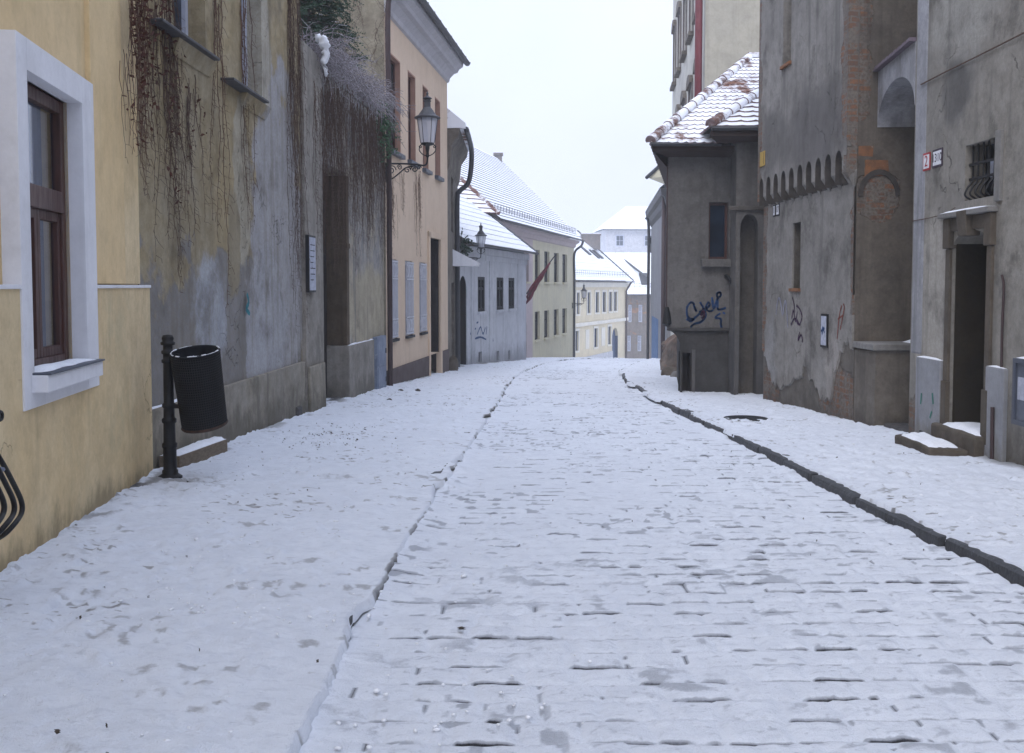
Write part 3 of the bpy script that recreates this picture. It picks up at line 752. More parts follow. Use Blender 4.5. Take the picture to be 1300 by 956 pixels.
# === old ochre and grey house with vines
WE = Wall((-3.487 + .03 * 8.85, 8.85), (-3.487 + .03 * 15.2, 15.2), (0, 12))
he = thing('weathered_house', (-3.2, 12, zroad(12)), 'old ochre house with cement patches and dry vines behind the litter bin', 'house')
def uw(px, d=0): return WE.u(px, d)
w1 = (uw(227), uw(266), 3.76, 5.9, .24); w2 = (uw(311), uw(336), 3.66, 5.9, .24)
mb = MB(); facade(mb, WE, 0, uw(383), -1.5, 8.6, [w1, w2], 6.0)
mb.build('wall', M['grey_house'], he)
for (w, sp) in ((w1, (213, 284)), (w2, (301, 345))):
    wn = window(WE, he, w, M['frame_white'], M['glass_blue'], 1, (.68,), .075, th=.06)
    s_ = sill(WE, he, uw(sp[0], .15), uw(sp[1], .15), w[2] - .01, .15, M['gutter'], .028, 0, snow=True)
    mb = MB(); mb.hexa([WE.p(w[0] - .08, -.01, w[2] - .19), WE.p(w[1] + .08, -.01, w[2] - .19), WE.p(w[1] + .08, .02, w[2] - .19), WE.p(w[0] - .08, .02, w[2] - .19),
             WE.p(w[0] - .12, -.01, w[2] - .046), WE.p(w[1] + .12, -.01, w[2] - .046), WE.p(w[1] + .12, .09, w[2] - .04), WE.p(w[0] - .12, .09, w[2] - .04)])
    mb.build('sill_support', M['grey_house'], s_)
mb = MB(); mb.wbox(WE, 0.02, uw(383) - .05, -.1, .05, -1.5, .31)
mb.build('plinth', M['grey_plinth'], he, bevel=.012)
snow_strip(WE, .02, uw(250), .002, .05, .312, .018).build('snow_ledge', M['snow'], he, smooth=True)
mb = MB(); mb.wbox(WE, uw(383) + .002, uw(406), -.6, .06, -1.5, 4.9); mb.build('gate_jamb', M['pierbase'], he, bevel=.01)
mb = MB(); mb.wbox(WE, uw(384), uw(404), .06, .13, -1.5, .22, dtop=.10); mb.build('buttress', M['grey_plinth'], he, bevel=.02)

# === garden wall with gate
WG = Wall((-4.19 + .0739 * 15.72, 15.72), (-4.19 + .0739 * 21.12, 21.12), (0, 18))
hg = thing('garden_wall', (-2.9, 18, zroad(18)), 'high streaked garden wall with a recessed gate, overhung by frosted vines', 'wall')
ug = lambda px, d=0: WG.u(px, d)
gt = (ug(409), ug(440), -1.5, 3.35, .42)
mb = MB(); facade(mb, WG, 0, WG.L - .005, -1.5, 4.75, [gt], .5)
mb.build('wall', M['garden_wall'], hg)
mb = MB(); mb.wbox(WG, gt[1] - .025, gt[1] + .16, -.46, .012, .37, 3.3); mb.wbox(WG, gt[1] - .045, gt[1] + .17, -.46, .03, 2.05, 2.14)
mb.build('pier', M['pier'], hg, bevel=.01, weld=False)
mb = MB(); mb.wbox(WG, gt[1] - .06, ug(471.5), -.46, .05, -1.5, .36); mb.build('pier_base', M['pierbase'], hg, bevel=.015)
snow_strip(WG, gt[1], ug(471), .002, .048, .362, .02).build('snow_ledge', M['snow'], hg, smooth=True)
mb = MB(); mb.wbox(WG, gt[0] + .002, gt[1] - .03, -.415, -.36, -1.2, 3.35)
gate = mb.build('gate', M['wood_dark'], hg)
mb = MB()
for k in range(9):
    c = gt[0] + (gt[1] - gt[0]) * (k + .5) / 9; mb.wbox(WG, c - .085, c + .085, -.36, -.345, -1.0, 2.9)
mb.build('plank', M['wood_dark'], gate, bevel=.004, weld=False)
# wall coping with snow
mb = MB(); mb.wbox(WG, 0, WG.L - .01, -.52, .03, 4.752, 4.83); cp = mb.build('coping', M['ledge'], hg, bevel=.01)
snow_strip(WG, 0.05, WG.L - .05, -.5, .02, 4.832, .10).build('snow', M['snow'], cp, smooth=True)

# meter cabinet set against the wall
a, b = ug(472.5), ug(484)
cb = thing('meter_cabinet', WG.p((a + b) / 2, 0, zroad(20.3)), 'blue grey meter cabinet with two doors at the foot of the dark downpipe', 'cabinet')
mb = MB(); mb.wbox(WG, a, b, .0, .09, -.80, .40); mb.build('body', M['cabinet'], cb, bevel=.006)
for (z0, z1) in ((-.76, -.20), (-.17, .36)):
    mb = MB(); mb.wbox(WG, a + .05, b - .05, .091, .104, z0, z1); dr = mb.build('door', M['cabinet'], cb, bevel=.004)
    mb = MB(); mb.wbox(WG, b - .13, b - .10, .104, .122, (z0 + z1) / 2 - .05, (z0 + z1) / 2 + .05); mb.build('latch', M['gutter'], dr)

# notice board on the jamb
a, b = WE.u(394, .13), WE.u(402.5, .13)
nb = thing('notice_board', WE.p(a, .06, 1.7), 'narrow upright notice board with faded paper on the gate jamb', 'sign')
z0, z1 = zat(371, 15.3), zat(300, 15.3)
mb = MB(); mb.wbox(WE, a, b, .062, .115, z0, z1); mb.build('case', M['black'], nb, bevel=.004)
mb = MB(); mb.wbox(WE, a + .03, b - .02, .1155, .118, z0 + .03, z1 - .03); sh = mb.build('sheet', M['paper'], nb)
mb = MB()
for k in range(7):
    zz = z1 - .14 - k * .085; mb.wbox(WE, a + .07, b - .06 - U(0, .12), .1185, .1195, zz - .007, zz + .007)
mb.build('lettering', M['ink'], sh, weld=False)

# stones at the foot of the wall
def rock(name, loc, s, mat, label, seed, group=None, cat='stone', sub=2):
    bm = bmesh.new(); bmesh.ops.create_icosphere(bm, subdivisions=sub, radius=1)
    for v in bm.verts:
        n = float(vnoise(v.co.x * 1.7 + seed, v.co.y * 1.7 + v.co.z * 1.3, seed)) - .5
        v.co = Vector((v.co.x * s[0], v.co.y * s[1], v.co.z * s[2])) * (1 + .5 * n)
    me = bpy.data.meshes.new(name); bm.to_mesh(me); bm.free(); me.materials.append(mat)
    o = bpy.data.objects.new(name, me); COL.objects.link(o); o.location = loc
    return props(o, label, cat, group)
def gl(px, D, h=HL): return Vector((xat(px, D), D, zroad(D) + h))
p = gl(372, 14.3); mb = MB(); mb.box(p.x - .09, p.x + .09, p.y - .12, p.y + .14, p.z - .05, p.z + .15)
props(mb.build('stone_block', M['plank_dark'], None, bevel=.03, rough=.006), 'small dark stone block at the foot of the stained plinth', 'stone')

# === apricot house
WO = Wall((-2.608, 21.2), (-2.608 + .1115 * 7.35, 28.55), (3, 24))
ho = thing('apricot_house', (-2.3, 25, zroad(25)), 'apricot two storey house with grey cornice and white barred ground windows', 'house')
uo = lambda px, d=0: WO.u(px, d)
holes, up, lowr = [], [], []
for (x0, x1) in ((496.5, 509.5), (519, 528.5), (537.5, 544.5), (553, 559.5)): up.append((uo(x0), uo(x1), 4.26, 6.28, .16))
for (x0, x1) in ((494.5, 503.5), (514.5, 523.5), (532.5, 540)): lowr.append((uo(x0), uo(x1), .27, 1.97, .10))
door = (uo(544.5), uo(558), -1.5, 2.62, .35)
mb = MB(); facade(mb, WO, 0, WO.L, -.36, 7.2, up + lowr + [(door[0], door[1], -.36, 2.62, .35)], 6.0, closed=False)
e = -6
mb.quad(WO.p(WO.L, 0, -2), WO.p(WO.L, e, -2), WO.p(WO.L, e, 7.6), WO.p(WO.L, 0, 7.6))
mb.quad(WO.p(0, e, -2), WO.p(0, e, 7.6), WO.p(WO.L, e, 7.6), WO.p(WO.L, e, -2))
mb.build('wall', M['orange'], ho)
mb = MB(); mb.quad(WO.p(0, 0.0, -2), WO.p(0, 0, 7.6), WO.p(0, -3.0, 10.6), WO.p(0, -6, 7.6), WO.p(0, -6, -2))
mb.build('gable', M['orange_gable'], ho)
for h in up:
    window(WO, ho, h, M['wood_brown'], M['glass'], 1, (.66,), .08)
    mb = MB()
    mb.wbox(WO, h[0], h[0] + .03, -.155, .004, h[2], h[3]); mb.wbox(WO, h[1] - .03, h[1], -.155, .004, h[2], h[3])
    mb.wbox(WO, h[0] + .03, h[1] - .03, -.155, .004, h[3] - .03, h[3])
    mb.build('reveal', M['pinkrev'], ho, weld=False)
    sill(WO, ho, h[0], h[1], h[2], .10, M['zinc'], .09, .07)
for h in lowr:
    wn = window(WO, ho, h, M['frame_white'], M['glass_pale'], 1, (), .09)
    mb = MB(); a, b, lo, hi = h[:4]
    for k in range(7):
        c = a + .04 + (b - a - .08) * k / 6; mb.tube([WO.p(c, .03, lo + .02), WO.p(c, .03, hi - .02)], .011, 5)
    for z in (lo + .05, lo + .42, hi - .42, hi - .05): mb.wbox(WO, a, b, .018, .042, z - .013, z + .013)
    for z in (lo + .235, hi - .235):
        for k in range(3):
            c = a + (b - a) * (k + .5) / 3; mb.tube([WO.p(c + .11 * math.cos(g), .03, z + .14 * math.sin(g)) for g in np.linspace(0, 2 * math.pi, 13)], .012, 4, caps=False)
    mb.build('grille', M['grille'], ho, weld=False)
    sill(WO, ho, a, b, lo, .06, M['frame_dark'], .06, .03)
mb = MB(); mb.wbox(WO, .0, door[0] - .12, -.2, .03, -2.2, -.36); mb.build('plinth', M['brown_plinth'], ho, bevel=.006); mb = MB(); mb.wbox(WO, door[1] + .12, WO.L, -.2, .03, -2.2, -.36)
mb.build('plinth', M['brown_plinth'], ho, bevel=.006, weld=False)
mb = MB(); mb.wbox(WO, door[0] + .01, door[1] - .01, -.34, -.27, -1.6, 2.2); dr = mb.build('door', M['wood_dark'], ho)
mb = MB()
for k in (0, 1):
    c0 = door[0] + .10 + k * (door[1] - door[0]) / 2
    for (z0, z1) in ((-.75, .2), (.4, 1.3), (1.45, 2.05)): mb.wbox(WO, c0, c0 + (door[1] - door[0]) / 2 - .2, -.27, -.245, z0, z1)
mb.build('panel', M['wood_dark'], dr, bevel=.01, weld=False)
reveal_shade(WO, ho, door, M['lining_brown'], -.36)  # boxes added over the reveal to deepen the recess shade
mb = MB(); mb.wbox(WO, door[0] + .01, door[1] - .01, -.34, -.29, 2.202, 2.6); mb.build('transom', M['brown_plinth'], ho)
mb = MB()
for (a, b) in ((door[0] - .16, door[0]), (door[1], door[1] + .16)): mb.wbox(WO, a, b, -.1, .05, -1.6, 2.75)
mb.wbox(WO, door[0] - .16, door[1] + .16, -.1, .05, 2.62, 2.78)
mb.build('door_surround', M['orange'], ho, bevel=.01, weld=False)
prof = [(0, 6.98), (.06, 7.0), (.08, 7.1), (.2, 7.22), (.3, 7.25), (.33, 7.33), (.44, 7.40), (.46, 7.5), (.0, 7.5)]
mb = MB(); mb.prism([WO.p(0.0, d, z) for d, z in prof], WO.p(WO.L, 0, 0) - WO.p(0, 0, 0)); mb.build('cornice', M['cornice'], ho)
mb = MB()
for k in range(9):
    g0, g1 = math.pi * k / 9, math.pi * (k + 1) / 9
    c = lambda u, g, r: WO.p(u, .55 - r * math.cos(g), 7.53 - r * math.sin(g))
    mb.quad(c(-.1, g0, .085), c(WO.L + .1, g0, .085), c(WO.L + .1, g1, .085), c(-.1, g1, .085))
for e in (-.1, WO.L + .1): mb.quad(*[c(e, math.pi * k / 9, .085) for k in range(10)])
for k in range(11):
    u = -.05 + (WO.L + .1) * k / 10; mb.wbox(WO, u, u + .03, .42, .645, 7.52, 7.545)
gu = mb.build('gutter', M['gutter'], ho, weld=False)
mb = MB()
mb.quad(WO.p(-.15, .56, 7.56), WO.p(WO.L + .15, .56, 7.56), WO.p(WO.L + .15, -3, 11.2), WO.p(-.15, -3, 11.2))
mb.quad(WO.p(-.15, -6.3, 7.56), WO.p(WO.L + .15, -6.3, 7.56), WO.p(WO.L + .15, -3, 11.2), WO.p(-.15, -3, 11.2))
mb.quad(WO.p(-.15, .56, 7.56), WO.p(-.15, -3, 11.2), WO.p(-.15, -6.3, 7.56)); mb.quad(WO.p(WO.L + .15, .56, 7.56), WO.p(WO.L + .15, -3, 11.2), WO.p(WO.L + .15, -6.3, 7.56))
mb.build('roof', M['tile_snow'], ho)
mkpipe(ho, 'downpipe', smooth_path([WO.p(.55, .52, 7.44), WO.p(.35, .5, 7.38), WO.p(-.0, .2, 7.28), WO.p(-.03, .09, 7.0), WO.p(-.03, .09, 5.0), WO.p(-.03, .09, 2), WO.p(-.03, .09, 0), WO.p(-.03, .09, -.85)]), .055, M['pipe_brown'])

# === dark old house behind it
WD = Wall((-1.79, 28.56), (-1.76, 33.4), (3, 30))
hd = thing('sooty_house', (-1.8, 31, zroad(31)), 'narrow sooty old house with sagging eaves between the apricot and whitewashed houses', 'house')
dh = (1.6, 2.9, -1.9, 1.5, .3); dw = (1.5, 2.5, 3.0, 4.8, .2)
mb = MB(); facade(mb, WD, 0, WD.L, -2.2, 5.6, [dh, dw], 5); mb.build('wall', M['dark_house'], hd)
window(WD, hd, dw, M['frame_dark'], M['glass'], 1, (.6,))
mb = MB(); mb.wbox(WD, dh[0], dh[1], -.3, -.22, -1.9, 1.5); mb.build('door', M['wood_dark'], hd)
mb = MB(); mb.prism([WD.p(-.0, d, z) for d, z in ((0, 4.6), (.06, 4.75), (.12, 5.3), (.3, 5.55), (.34, 5.75), (0, 5.75))], WD.p(WD.L, 0, 0) - WD.p(0, 0, 0)); mb.build('cornice', M['dark_house'], hd)
mb = MB(); mb.hexa([WD.p(0, .5, 5.76), WD.p(WD.L, .5, 5.76), WD.p(WD.L, -5, 5.76), WD.p(0, -5, 5.76), WD.p(0, .5, 5.9), WD.p(WD.L, .5, 5.9), WD.p(WD.L, -2.6, 8.4), WD.p(0, -2.6, 8.4)])
mb.build('roof', M['tile_snow'], hd)
mb = MB(); mb.tube(smooth_path([WD.p(.2, .52, 5.75), WD.p(1.2, .54, 5.66), WD.p(2.6, .55, 5.5), WD.p(3.0, .52, 5.0), WD.p(3.1, .42, 4.55), WD.p(3.1, .16, 4.3), WD.p(3.1, .09, 4.0), WD.p(3.1, .09, 2), WD.p(3.1, .09, 0), WD.p(3.1, .09, -1.15)]), .075, 8)
mb.build('downpipe', M['gutter'], hd, smooth=True)
mb = MB(); mb.wbox(WD, 2.2, 3.4, .0, .75, 2.0, 2.06, dtop=.75); mb.hexa([WD.p(2.2, 0, 2.061), WD.p(3.4, 0, 2.061), WD.p(3.4, .78, 2.061), WD.p(2.2, .78, 2.061), WD.p(2.2, 0, 2.5), WD.p(3.4, 0, 2.5), WD.p(3.4, .78, 2.10), WD.p(2.2, .78, 2.10)])
mb.build('canopy', M['white_trim'], hd, weld=False)
p = gl(569.5, 29.2); rock('corner_stone', (p.x + .12, p.y, p.z + .15), (.17, .2, .34), M['stone'], 'rough pale corner stone beside the foot of the sooty house', 5)
p = gl(577, 30.2); mb = MB(); mb.box(p.x - .11, p.x + .11, p.y - .1, p.y + .12, p.z - .05, p.z + .17)
props(mb.build('stone_block', M['black'], None, bevel=.03), 'small black block in the snow under the second downpipe', 'stone')

# ---- generic far house
def tiled_roof(mb, eA, eB, rA, rB, nrow, ncol, th=.03, scal=0.0, m_top=0, m_edge=1):
    eA, eB, rA, rB = map(Vector, (eA, eB, rA, rB))
    nrm = (eB - eA).cross(rA - eA)
    if nrm.length < 1e-6: nrm = (eB - eA).cross(rB - eB)
    nrm.normalize()
    if nrm.z < 0: nrm = -nrm
    sub = 4 if scal else 1
    n = ncol * sub
    def P(s, t): return (eA + (eB - eA) * s) * (1 - t) + (rA + (rB - rA) * s) * t
    for i in range(nrow):
        t0, t1 = i / nrow, (i + 1) / nrow
        lo, hi = [], []
        for j in range(n + 1):
            s = j / n
            ph = (j / sub + .5 * (i % 2)) % 1
            dt = (-scal * math.sin(math.pi * ph) / nrow) if scal else 0
            jt = (float(vnoise(j * .37, i * 5.1, 7)) - .5) * .1 / nrow
            lo.append(P(s, max(-.012, t0 + dt + jt)) + nrm * th); hi.append(P(s, t1) + nrm * .003)
        for j in range(n):
            mb.quad(lo[j], lo[j + 1], hi[j + 1], hi[j], m=m_top)
            mb.quad(lo[j], lo[j + 1], lo[j + 1] - nrm * th * 1.05, lo[j] - nrm * th * 1.05, m=m_edge)
def ridge_row(mb, A, B, r, L, m=0):
    A, B = Vector(A), Vector(B); n = max(1, int((B - A).length / L)); d = (B - A) / n; t = d.normalized()
    s = t.cross(Vector((0, 0, 1))).normalized(); u = s.cross(t)
    for i in range(n):
        p0 = A + d * (i - .06); p1 = A + d * (i + 1.04); k = 8
        ra, rb = r * 1.16, r * .92
        for j in range(k):
            g0, g1 = -.3 + (math.pi + .6) * j / k, -.3 + (math.pi + .6) * (j + 1) / k
            f = lambda p, rr, g: p + s * rr * math.cos(g) + u * rr * math.sin(g) * .95
            mb.quad(f(p0, ra, g0), f(p0, ra, g1), f(p1, rb, g1), f(p1, rb, g0), m=m)
            mb.quad(f(p0, ra, g0), f(p0, ra, g1), f(p0, ra - .03, g1), f(p0, ra - .03, g0), m=1)
            q0, q1 = p0 + d * .12, p0 + d * .10
        mb.quad(*[f(p0 + d * .02, ra * .97, -.3 + (math.pi + .6) * j / k) for j in range(k + 1)], m=1)
def chimney(par, c, w, d, z0, z1, name='chimney', mat=None):
    mb = MB(); mb.box(c[0] - w / 2, c[0] + w / 2, c[1] - d / 2, c[1] + d / 2, z0, z1 - .15)
    mb.box(c[0] - w / 2 - .07, c[0] + w / 2 + .07, c[1] - d / 2 - .07, c[1] + d / 2 + .07, z1 - .149, z1)
    mb.box(c[0] - w / 2 - .03, c[0] + w / 2 + .03, c[1] - d / 2 - .03, c[1] + d / 2 + .03, z1 + .001, z1 + .07, m=1)
    return mb.build(name, [mat or M['chimney'], M['snow']], par, weld=False)
def snow_guard(par, W, u0, u1, d, z, h=.22):
    mb = MB(); n = int((u1 - u0) / .55)
    for i in range(n + 1):
        u = u0 + (u1 - u0) * i / n; mb.tube([W.p(u, d, z), W.p(u, d + .02, z + h)], .012, 4)
    for k in (.45, .95): mb.tube([W.p(u0, d + .01, z + h * k), W.p(u1, d + .01, z + h * k)], .012, 4)
    return mb.build('snow_guard', M['gutter'], par, weld=False)
def gutter(par, W, u0, u1, d, z, r=.07):
    mb = MB(); c = lambda u, g: W.p(u, d - r * math.cos(g), z - r * math.sin(g))
    for k in range(6):
        g0, g1 = math.pi * k / 6, math.pi * (k + 1) / 6
        mb.quad(c(u0, g0), c(u1, g0), c(u1, g1), c(u0, g1))
    for e in (u0, u1): mb.quad(*[c(e, math.pi * k / 6) for k in range(7)])
    return mb.build('gutter', M['gutter'], par)

# === whitewashed house
WW = Wall((-1.78, 33.45), (.61, 44.0), (6, 36))
hw_ = thing('whitewashed_house', (-.6, 39, zroad(39)), 'low whitewashed house with three dark windows, dark arched door and smooth snowy roof', 'house')
uww = lambda px, d=0: WW.u(px, d)
wins = []
for (x0, x1) in ((607.2, 615), (631, 638.6), (646, 652.6)):
    a, b, lo, hi = WW.rect(x0, x1, 351.5, 395.5); wins.append((a - .06, b + .10, lo, hi, .12))
wins = [(w[0], w[1], wins[0][2], wins[0][3], .12) for w in wins]
cell = []
for (x0, x1) in ((607.5, 612), (630.5, 634), (645, 648)):
    a, b = uww(x0), uww(x1); g = WW.ground(a); cell.append((a, b, g + .12, g + .5, .15))
dA, dB = uww(583), uww(592.5); gd = WW.ground(dA); dz = zat(350, WW.p(dA, 0, 0).y)
dr_ = (dA, dB, gd - .3, dz, .3)
mb = MB(); facade(mb, WW, 0, WW.L, -2.6, 2.75, wins + cell + [dr_], 8); arch_fill(mb, WW, dA, dB, dz - .5, dz, -.001, -.02)
mb.build('wall', M['white_house'], hw_, weld=False)
mb = MB(); mb.wbox(WW, dA, dB, -.3, -.22, gd - .3, dz); mb.build('door', M['wood_dark'], hw_)
reveal_shade(WW, hw_, dr_, M['wood_dark'], gd - .2)
for w in wins:
    window(WW, hw_, w, M['frame_dark'], M['glass'], 1, (.66,), .12, th=.1, bar=.05)
    sill(WW, hw_, w[0], w[1], w[2], .10, M['white_house'], .09, .07)
for w in cell:
    mb = MB(); mb.wbox(WW, w[0], w[1], -.15, -.1, w[2], w[3]); mb.build('cellar_window', M['frame_dark'], hw_)
mb = MB()
for px in (597.5, 621, 657):
    u = uww(px); mb = MB(); mb.wbox(WW, u, u + .42, -.01, .035, -2.4, 2.3); mb.build('pilaster', M['white_house'], hw_, bevel=.01)
mb = MB()
mb.wbox(WW, 0.01, WW.L, -.01, .05, 2.3, 2.5); mb.wbox(WW, .01, WW.L, -.01, .14, 2.5, 2.74)
mb.build('cornice', M['white_house'], hw_, bevel=.01, weld=False)
mb = MB(); rz, ez = 6.4, 2.84
tiled_roof(mb, WW.p(-.1, .36, ez), WW.p(WW.L + .35, .36, ez), WW.p(-.1, -4.2, rz), WW.p(WW.L + .35, -4.2, rz), 14, 20, .02)
mb.quad(WW.p(-.1, -8.6, ez), WW.p(WW.L + .35, -8.6, ez), WW.p(WW.L + .35, -4.2, rz), WW.p(-.1, -4.2, rz))
rf = mb.build('roof', [M['snow'], M['snow']], hw_, weld=False)
mb = MB(); mb.quad(WW.p(WW.L, 0, 2.74), WW.p(WW.L, -8, 2.74), WW.p(WW.L, -4.2, rz - .15)); mb.build('gable', M['white_house'], hw_)
mb = MB(); mb.tube([WW.p(WW.L + .38, .4, ez - .03), WW.p(WW.L + .38, -4.2, rz + .02)], .07, 5); mb.build('verge', M['gutter'], rf)
gutter(hw_, WW, -.1, WW.L + .35, .44, ez - .03)
mb = MB(); c = WW.p(3.0, -2.4, 4.9); mb.box(c.x - .5, c.x + .5, c.y - .25, c.y + .25, c.z - .45, c.z + .12); mb.build('skylight', M['gutter'], rf)
# spray tags on its wall
def strokes(name, W, par, lines, r, mat, d=.004, th=.006):
    mb = MB()
    for ln in lines:
        P = [W.hit(x, y) for x, y in ln]
        P = [W.p(u, d, z) for u, z in P]
        P = smooth_path(P, 4) if len(P) > 2 else P
        for i in range(len(P) - 1):
            a, b = P[i], P[i + 1]
            t = (b - a)
            if t.length < 1e-5: continue
            n3 = Vector((W.n.x, W.n.y, 0)); s = t.normalized().cross(n3) * r * U(.8, 1.15); e = t.normalized() * r * .5
            mb.quad(a - s - e, b - s + e, b + s + e, a + s - e)
    o = mb.build(name, mat, par, weld=False, fix=False)
    return o
strokes('spray_tag', WW, hw_, [[(597, 424), (600, 420), (604, 417)], [(601, 414), (602, 408)], [(605, 410), (607, 409)], [(606, 424), (610, 415), (613, 424), (616, 416)], [(603, 430), (610, 428), (617, 431)], [(618, 415), (617, 424)], [(622, 434), (624, 424), (626, 433)]], .035, M['tagblue'])

# === house with hipped red tile roof behind it
WI = Wall((-3.7, 43.2), (-.85, 45.0), (6, 40))
hi_ = thing('hip_roofed_house', (-3, 47, zroad(47)), 'house with red tiled hipped roof rising behind the whitewashed house', 'house')
mb = MB(); facade(mb, WI, 0, WI.L, -3, 4.4, [], 3); mb.build('wall', M['pale_pink'], hi_)
mb = MB(); E1 = at(632, 271, 44.7); E0 = at(545, 252, 42.6); Rg = at(576, 220, 45.7); R0 = at(520, 212, 44)
E0.z = E1.z; tiled_roof(mb, E0, E1, R0, Rg, 9, 10, .05)
B1 = E1 + Vector((-1.6, 1.4, 0)); tiled_roof(mb, E1, B1, Rg, Rg + Vector((-.2, .2, 0)), 9, 4, .05)
rf = mb.build('roof', [M['snow'], M['tile_edge_red']], hi_, weld=False)
mb = MB(); ridge_row(mb, E1, Rg, .12, .42); mb.build('ridge_tile', [M['ridge'], M['tile_edge_red']], rf, weld=False, smooth=True)

# === pale yellow house
y0_, y1_ = 46.0, 67.0
WP = Wall((-12.04 + .24 * y0_, y0_), (-12.04 + .24 * y1_, y1_), (10, 50))
hp = thing('pale_yellow_house', (1.5, 57, zroad(57)), 'pale yellow two storey house with pink end, steep snowy roof and eight dark windows', 'house')
up_ = lambda px, d=0: WP.u(px, d)
WZ = lambda x0, x1, y0, y1: WP.rect(x0, x1, y0, y1)
ups, los = [], []
for (x0, x1) in ((679, 685.4), (691, 697.4), (703.2, 709.3), (714, 719.8)):
    ups.append((up_(x0), up_(x1), 1.62, 3.36, .18)); los.append((up_(x0), up_(x1), -1.55, .0, .18))
a, b, lo, hi = WZ(662.5, 668.5, 400, 458); pd = (a, b, lo - 1, hi, .3)
pw = (up_(667), up_(671), 1.62, 3.36, .18)
upk = up_(676)
mb = MB(); facade(mb, WP, upk + .001, WP.L, -4.5, 4.2, ups + los, 10, closed=True); mb.build('wall', M['pale_yellow'], hp)
mb = MB(); facade(mb, WP, 0, upk, -4.5, 4.2, [pd, pw], 10, d=.01); arch_fill(mb, WP, pd[0], pd[1], hi - .8, hi, .009, -.25); mb.build('pink_wall', M['pale_pink'], hp, weld=False)
reveal_shade(WP, hp, pd, M['frame_dark'])
mb = MB(); mb.wbox(WP, pd[0], pd[1], -.3, -.2, lo - 1, hi); mb.build('door', M['frame_dark'], hp)
for h in ups + los + [pw]:
    window(WP, hp, h, M['frame_dark'], M['glass'], 1, (.66,), .08)
    sill(WP, hp, h[0], h[1], h[2], .12, M['pale_yellow'], .1, .1)
mb = MB(); mb.prism([WP.p(0, d, z) for d, z in ((0, 3.85), (.1, 3.9), (.16, 4.1), (.36, 4.2), (.38, 4.32), (0, 4.32))], WP.p(WP.L, 0, 0) - WP.p(0, 0, 0)); mb.build('cornice', M['pale_pink'], hp)
ez, rz = 4.40, 9.75
mb = MB()
tiled_roof(mb, WP.p(0, .5, ez), WP.p(WP.L + .2, .5, ez), WP.p(-2, -5, rz), WP.p(WP.L + .2, -5, rz), 30, 40, .03)
mb.quad(WP.p(0, -10.5, ez), WP.p(WP.L + .2, -10.5, ez), WP.p(WP.L + .2, -5, rz), WP.p(-2, -5, rz))
rf = mb.build('roof', [M['snow'], M['tile_edge_dark']], hp, weld=False)
mb = MB(); mb.quad(WP.p(WP.L, 0, 4.2), WP.p(WP.L, -10, 4.2), WP.p(WP.L, -5, rz - .15)); mb.build('gable', M['pale_pink'], hp)
gutter(hp, WP, 0, WP.L + .2, .6, ez - .03, .09); snow_guard(hp, WP, .5, WP.L, .1, ez + .42, .32)
c = WP.p(WP.L + .05 - .4, -5, 0); chimney(rf, (c.x, c.y), .5, .5, rz - .6, rz + .35)
c = WP.p(up_(640) - 2.5, -5, 0); c = WP.p(12.0, -5.2, 0); chimney(rf, (c.x, c.y), .6, .5, rz - .6, rz + .35)
mkpipe(hp, 'downpipe', smooth_path([WP.p(WP.L - .05, .6, ez - .1), WP.p(WP.L - .1, .5, ez - .4), WP.p(WP.L - .35, .1, ez - .9), WP.p(WP.L - .35, .1, 2), WP.p(WP.L - .35, .1, 0), WP.p(WP.L - .35, .1, -3.6)]), .075, M['gutter'])
# flag
fl = thing('flag', WP.p(up_(668), 0, 1.0), 'furled dark red flag on a slanting pole at the pale pink wall', 'flag')
A0 = WP.p(up_(667), .05, zat(373, WP.p(up_(667), 0, 0).y)); tip = at(706.5, 322, A0.y - 1.2)
mb = MB(); mb.tube([A0, tip], .028, 6); mb.build('pole', M['frame_dark'], fl)
mb = MB(); ax = (tip - A0)
sp = [A0 + ax * t for t in np.linspace(.02, .78, 15)]
ring = []
for i, p in enumerate(sp):
    t = i / 14; w = .42 * (1 - t) ** .8 + .06; sag = .34 * (1 - t)
    q = [p + Vector((0, 0, .05))]
    for k in range(1, 7):
        q.append(p + Vector((.05 * math.sin(k * 2 + i * .9), .16 * math.sin(k * 1.9 + i * .5) * (1 - t), -(w * k / 6 + sag * .3 * (k / 6)))))
    ring.append(q)
for i in range(14):
    for k in range(6): mb.quad(ring[i][k], ring[i + 1][k], ring[i + 1][k + 1], ring[i][k + 1])
cl = mb.build('cloth', M['flag'], fl, smooth=True)
md = cl.modifiers.new('thick', 'SOLIDIFY'); md.thickness = .03

# === cream house at the bend
WC = Wall((4.8, 80.0), (10.75, 95.66), (20, 80))
hc = thing('cream_house', (7.7, 88, zroad(88)), 'cream two storey house with white trim, arched doorway and row of blue windows', 'house')
uc = lambda px, d=0: WC.u(px, d)
zu = (WC.hit(755, 397)[1], WC.hit(755, 371)[1]); zl = (WC.hit(755, 441)[1], WC.hit(755, 417)[1]); zs_ = WC.hit(755, 409.5)[1]
ups = [(uc(a), uc(b), zu[0], zu[1], .15) for a, b in ((731.8, 735.3), (745.5, 749.2), (755.8, 760), (764.8, 769), (773, 776.8), (779.2, 783))]
los = [(uc(a), uc(b), zl[0], zl[1], .15) for a, b in ((730.3, 734.2), (754.2, 758.6), (772, 775.8))]
nic = [(uc(743.3), uc(748), zl[0], zl[1]), (uc(763.5), uc(768), zl[0], zl[1])]
ad = (uc(777.5), uc(785), -6.5, WC.hit(781, 416)[1], .35)
mb = MB(); facade(mb, WC, 0, WC.L, -6.8, 1.7, ups + los + [ad], 9); arch_fill(mb, WC, ad[0], ad[1], ad[3] - .9, ad[3], -.001, -.3); mb.build('wall', M['cream'], hc, weld=False)
for h in ups + los: window(WC, hc, h, M['frame_blue'], M['glass_blue'], 1, (.6,), .10)
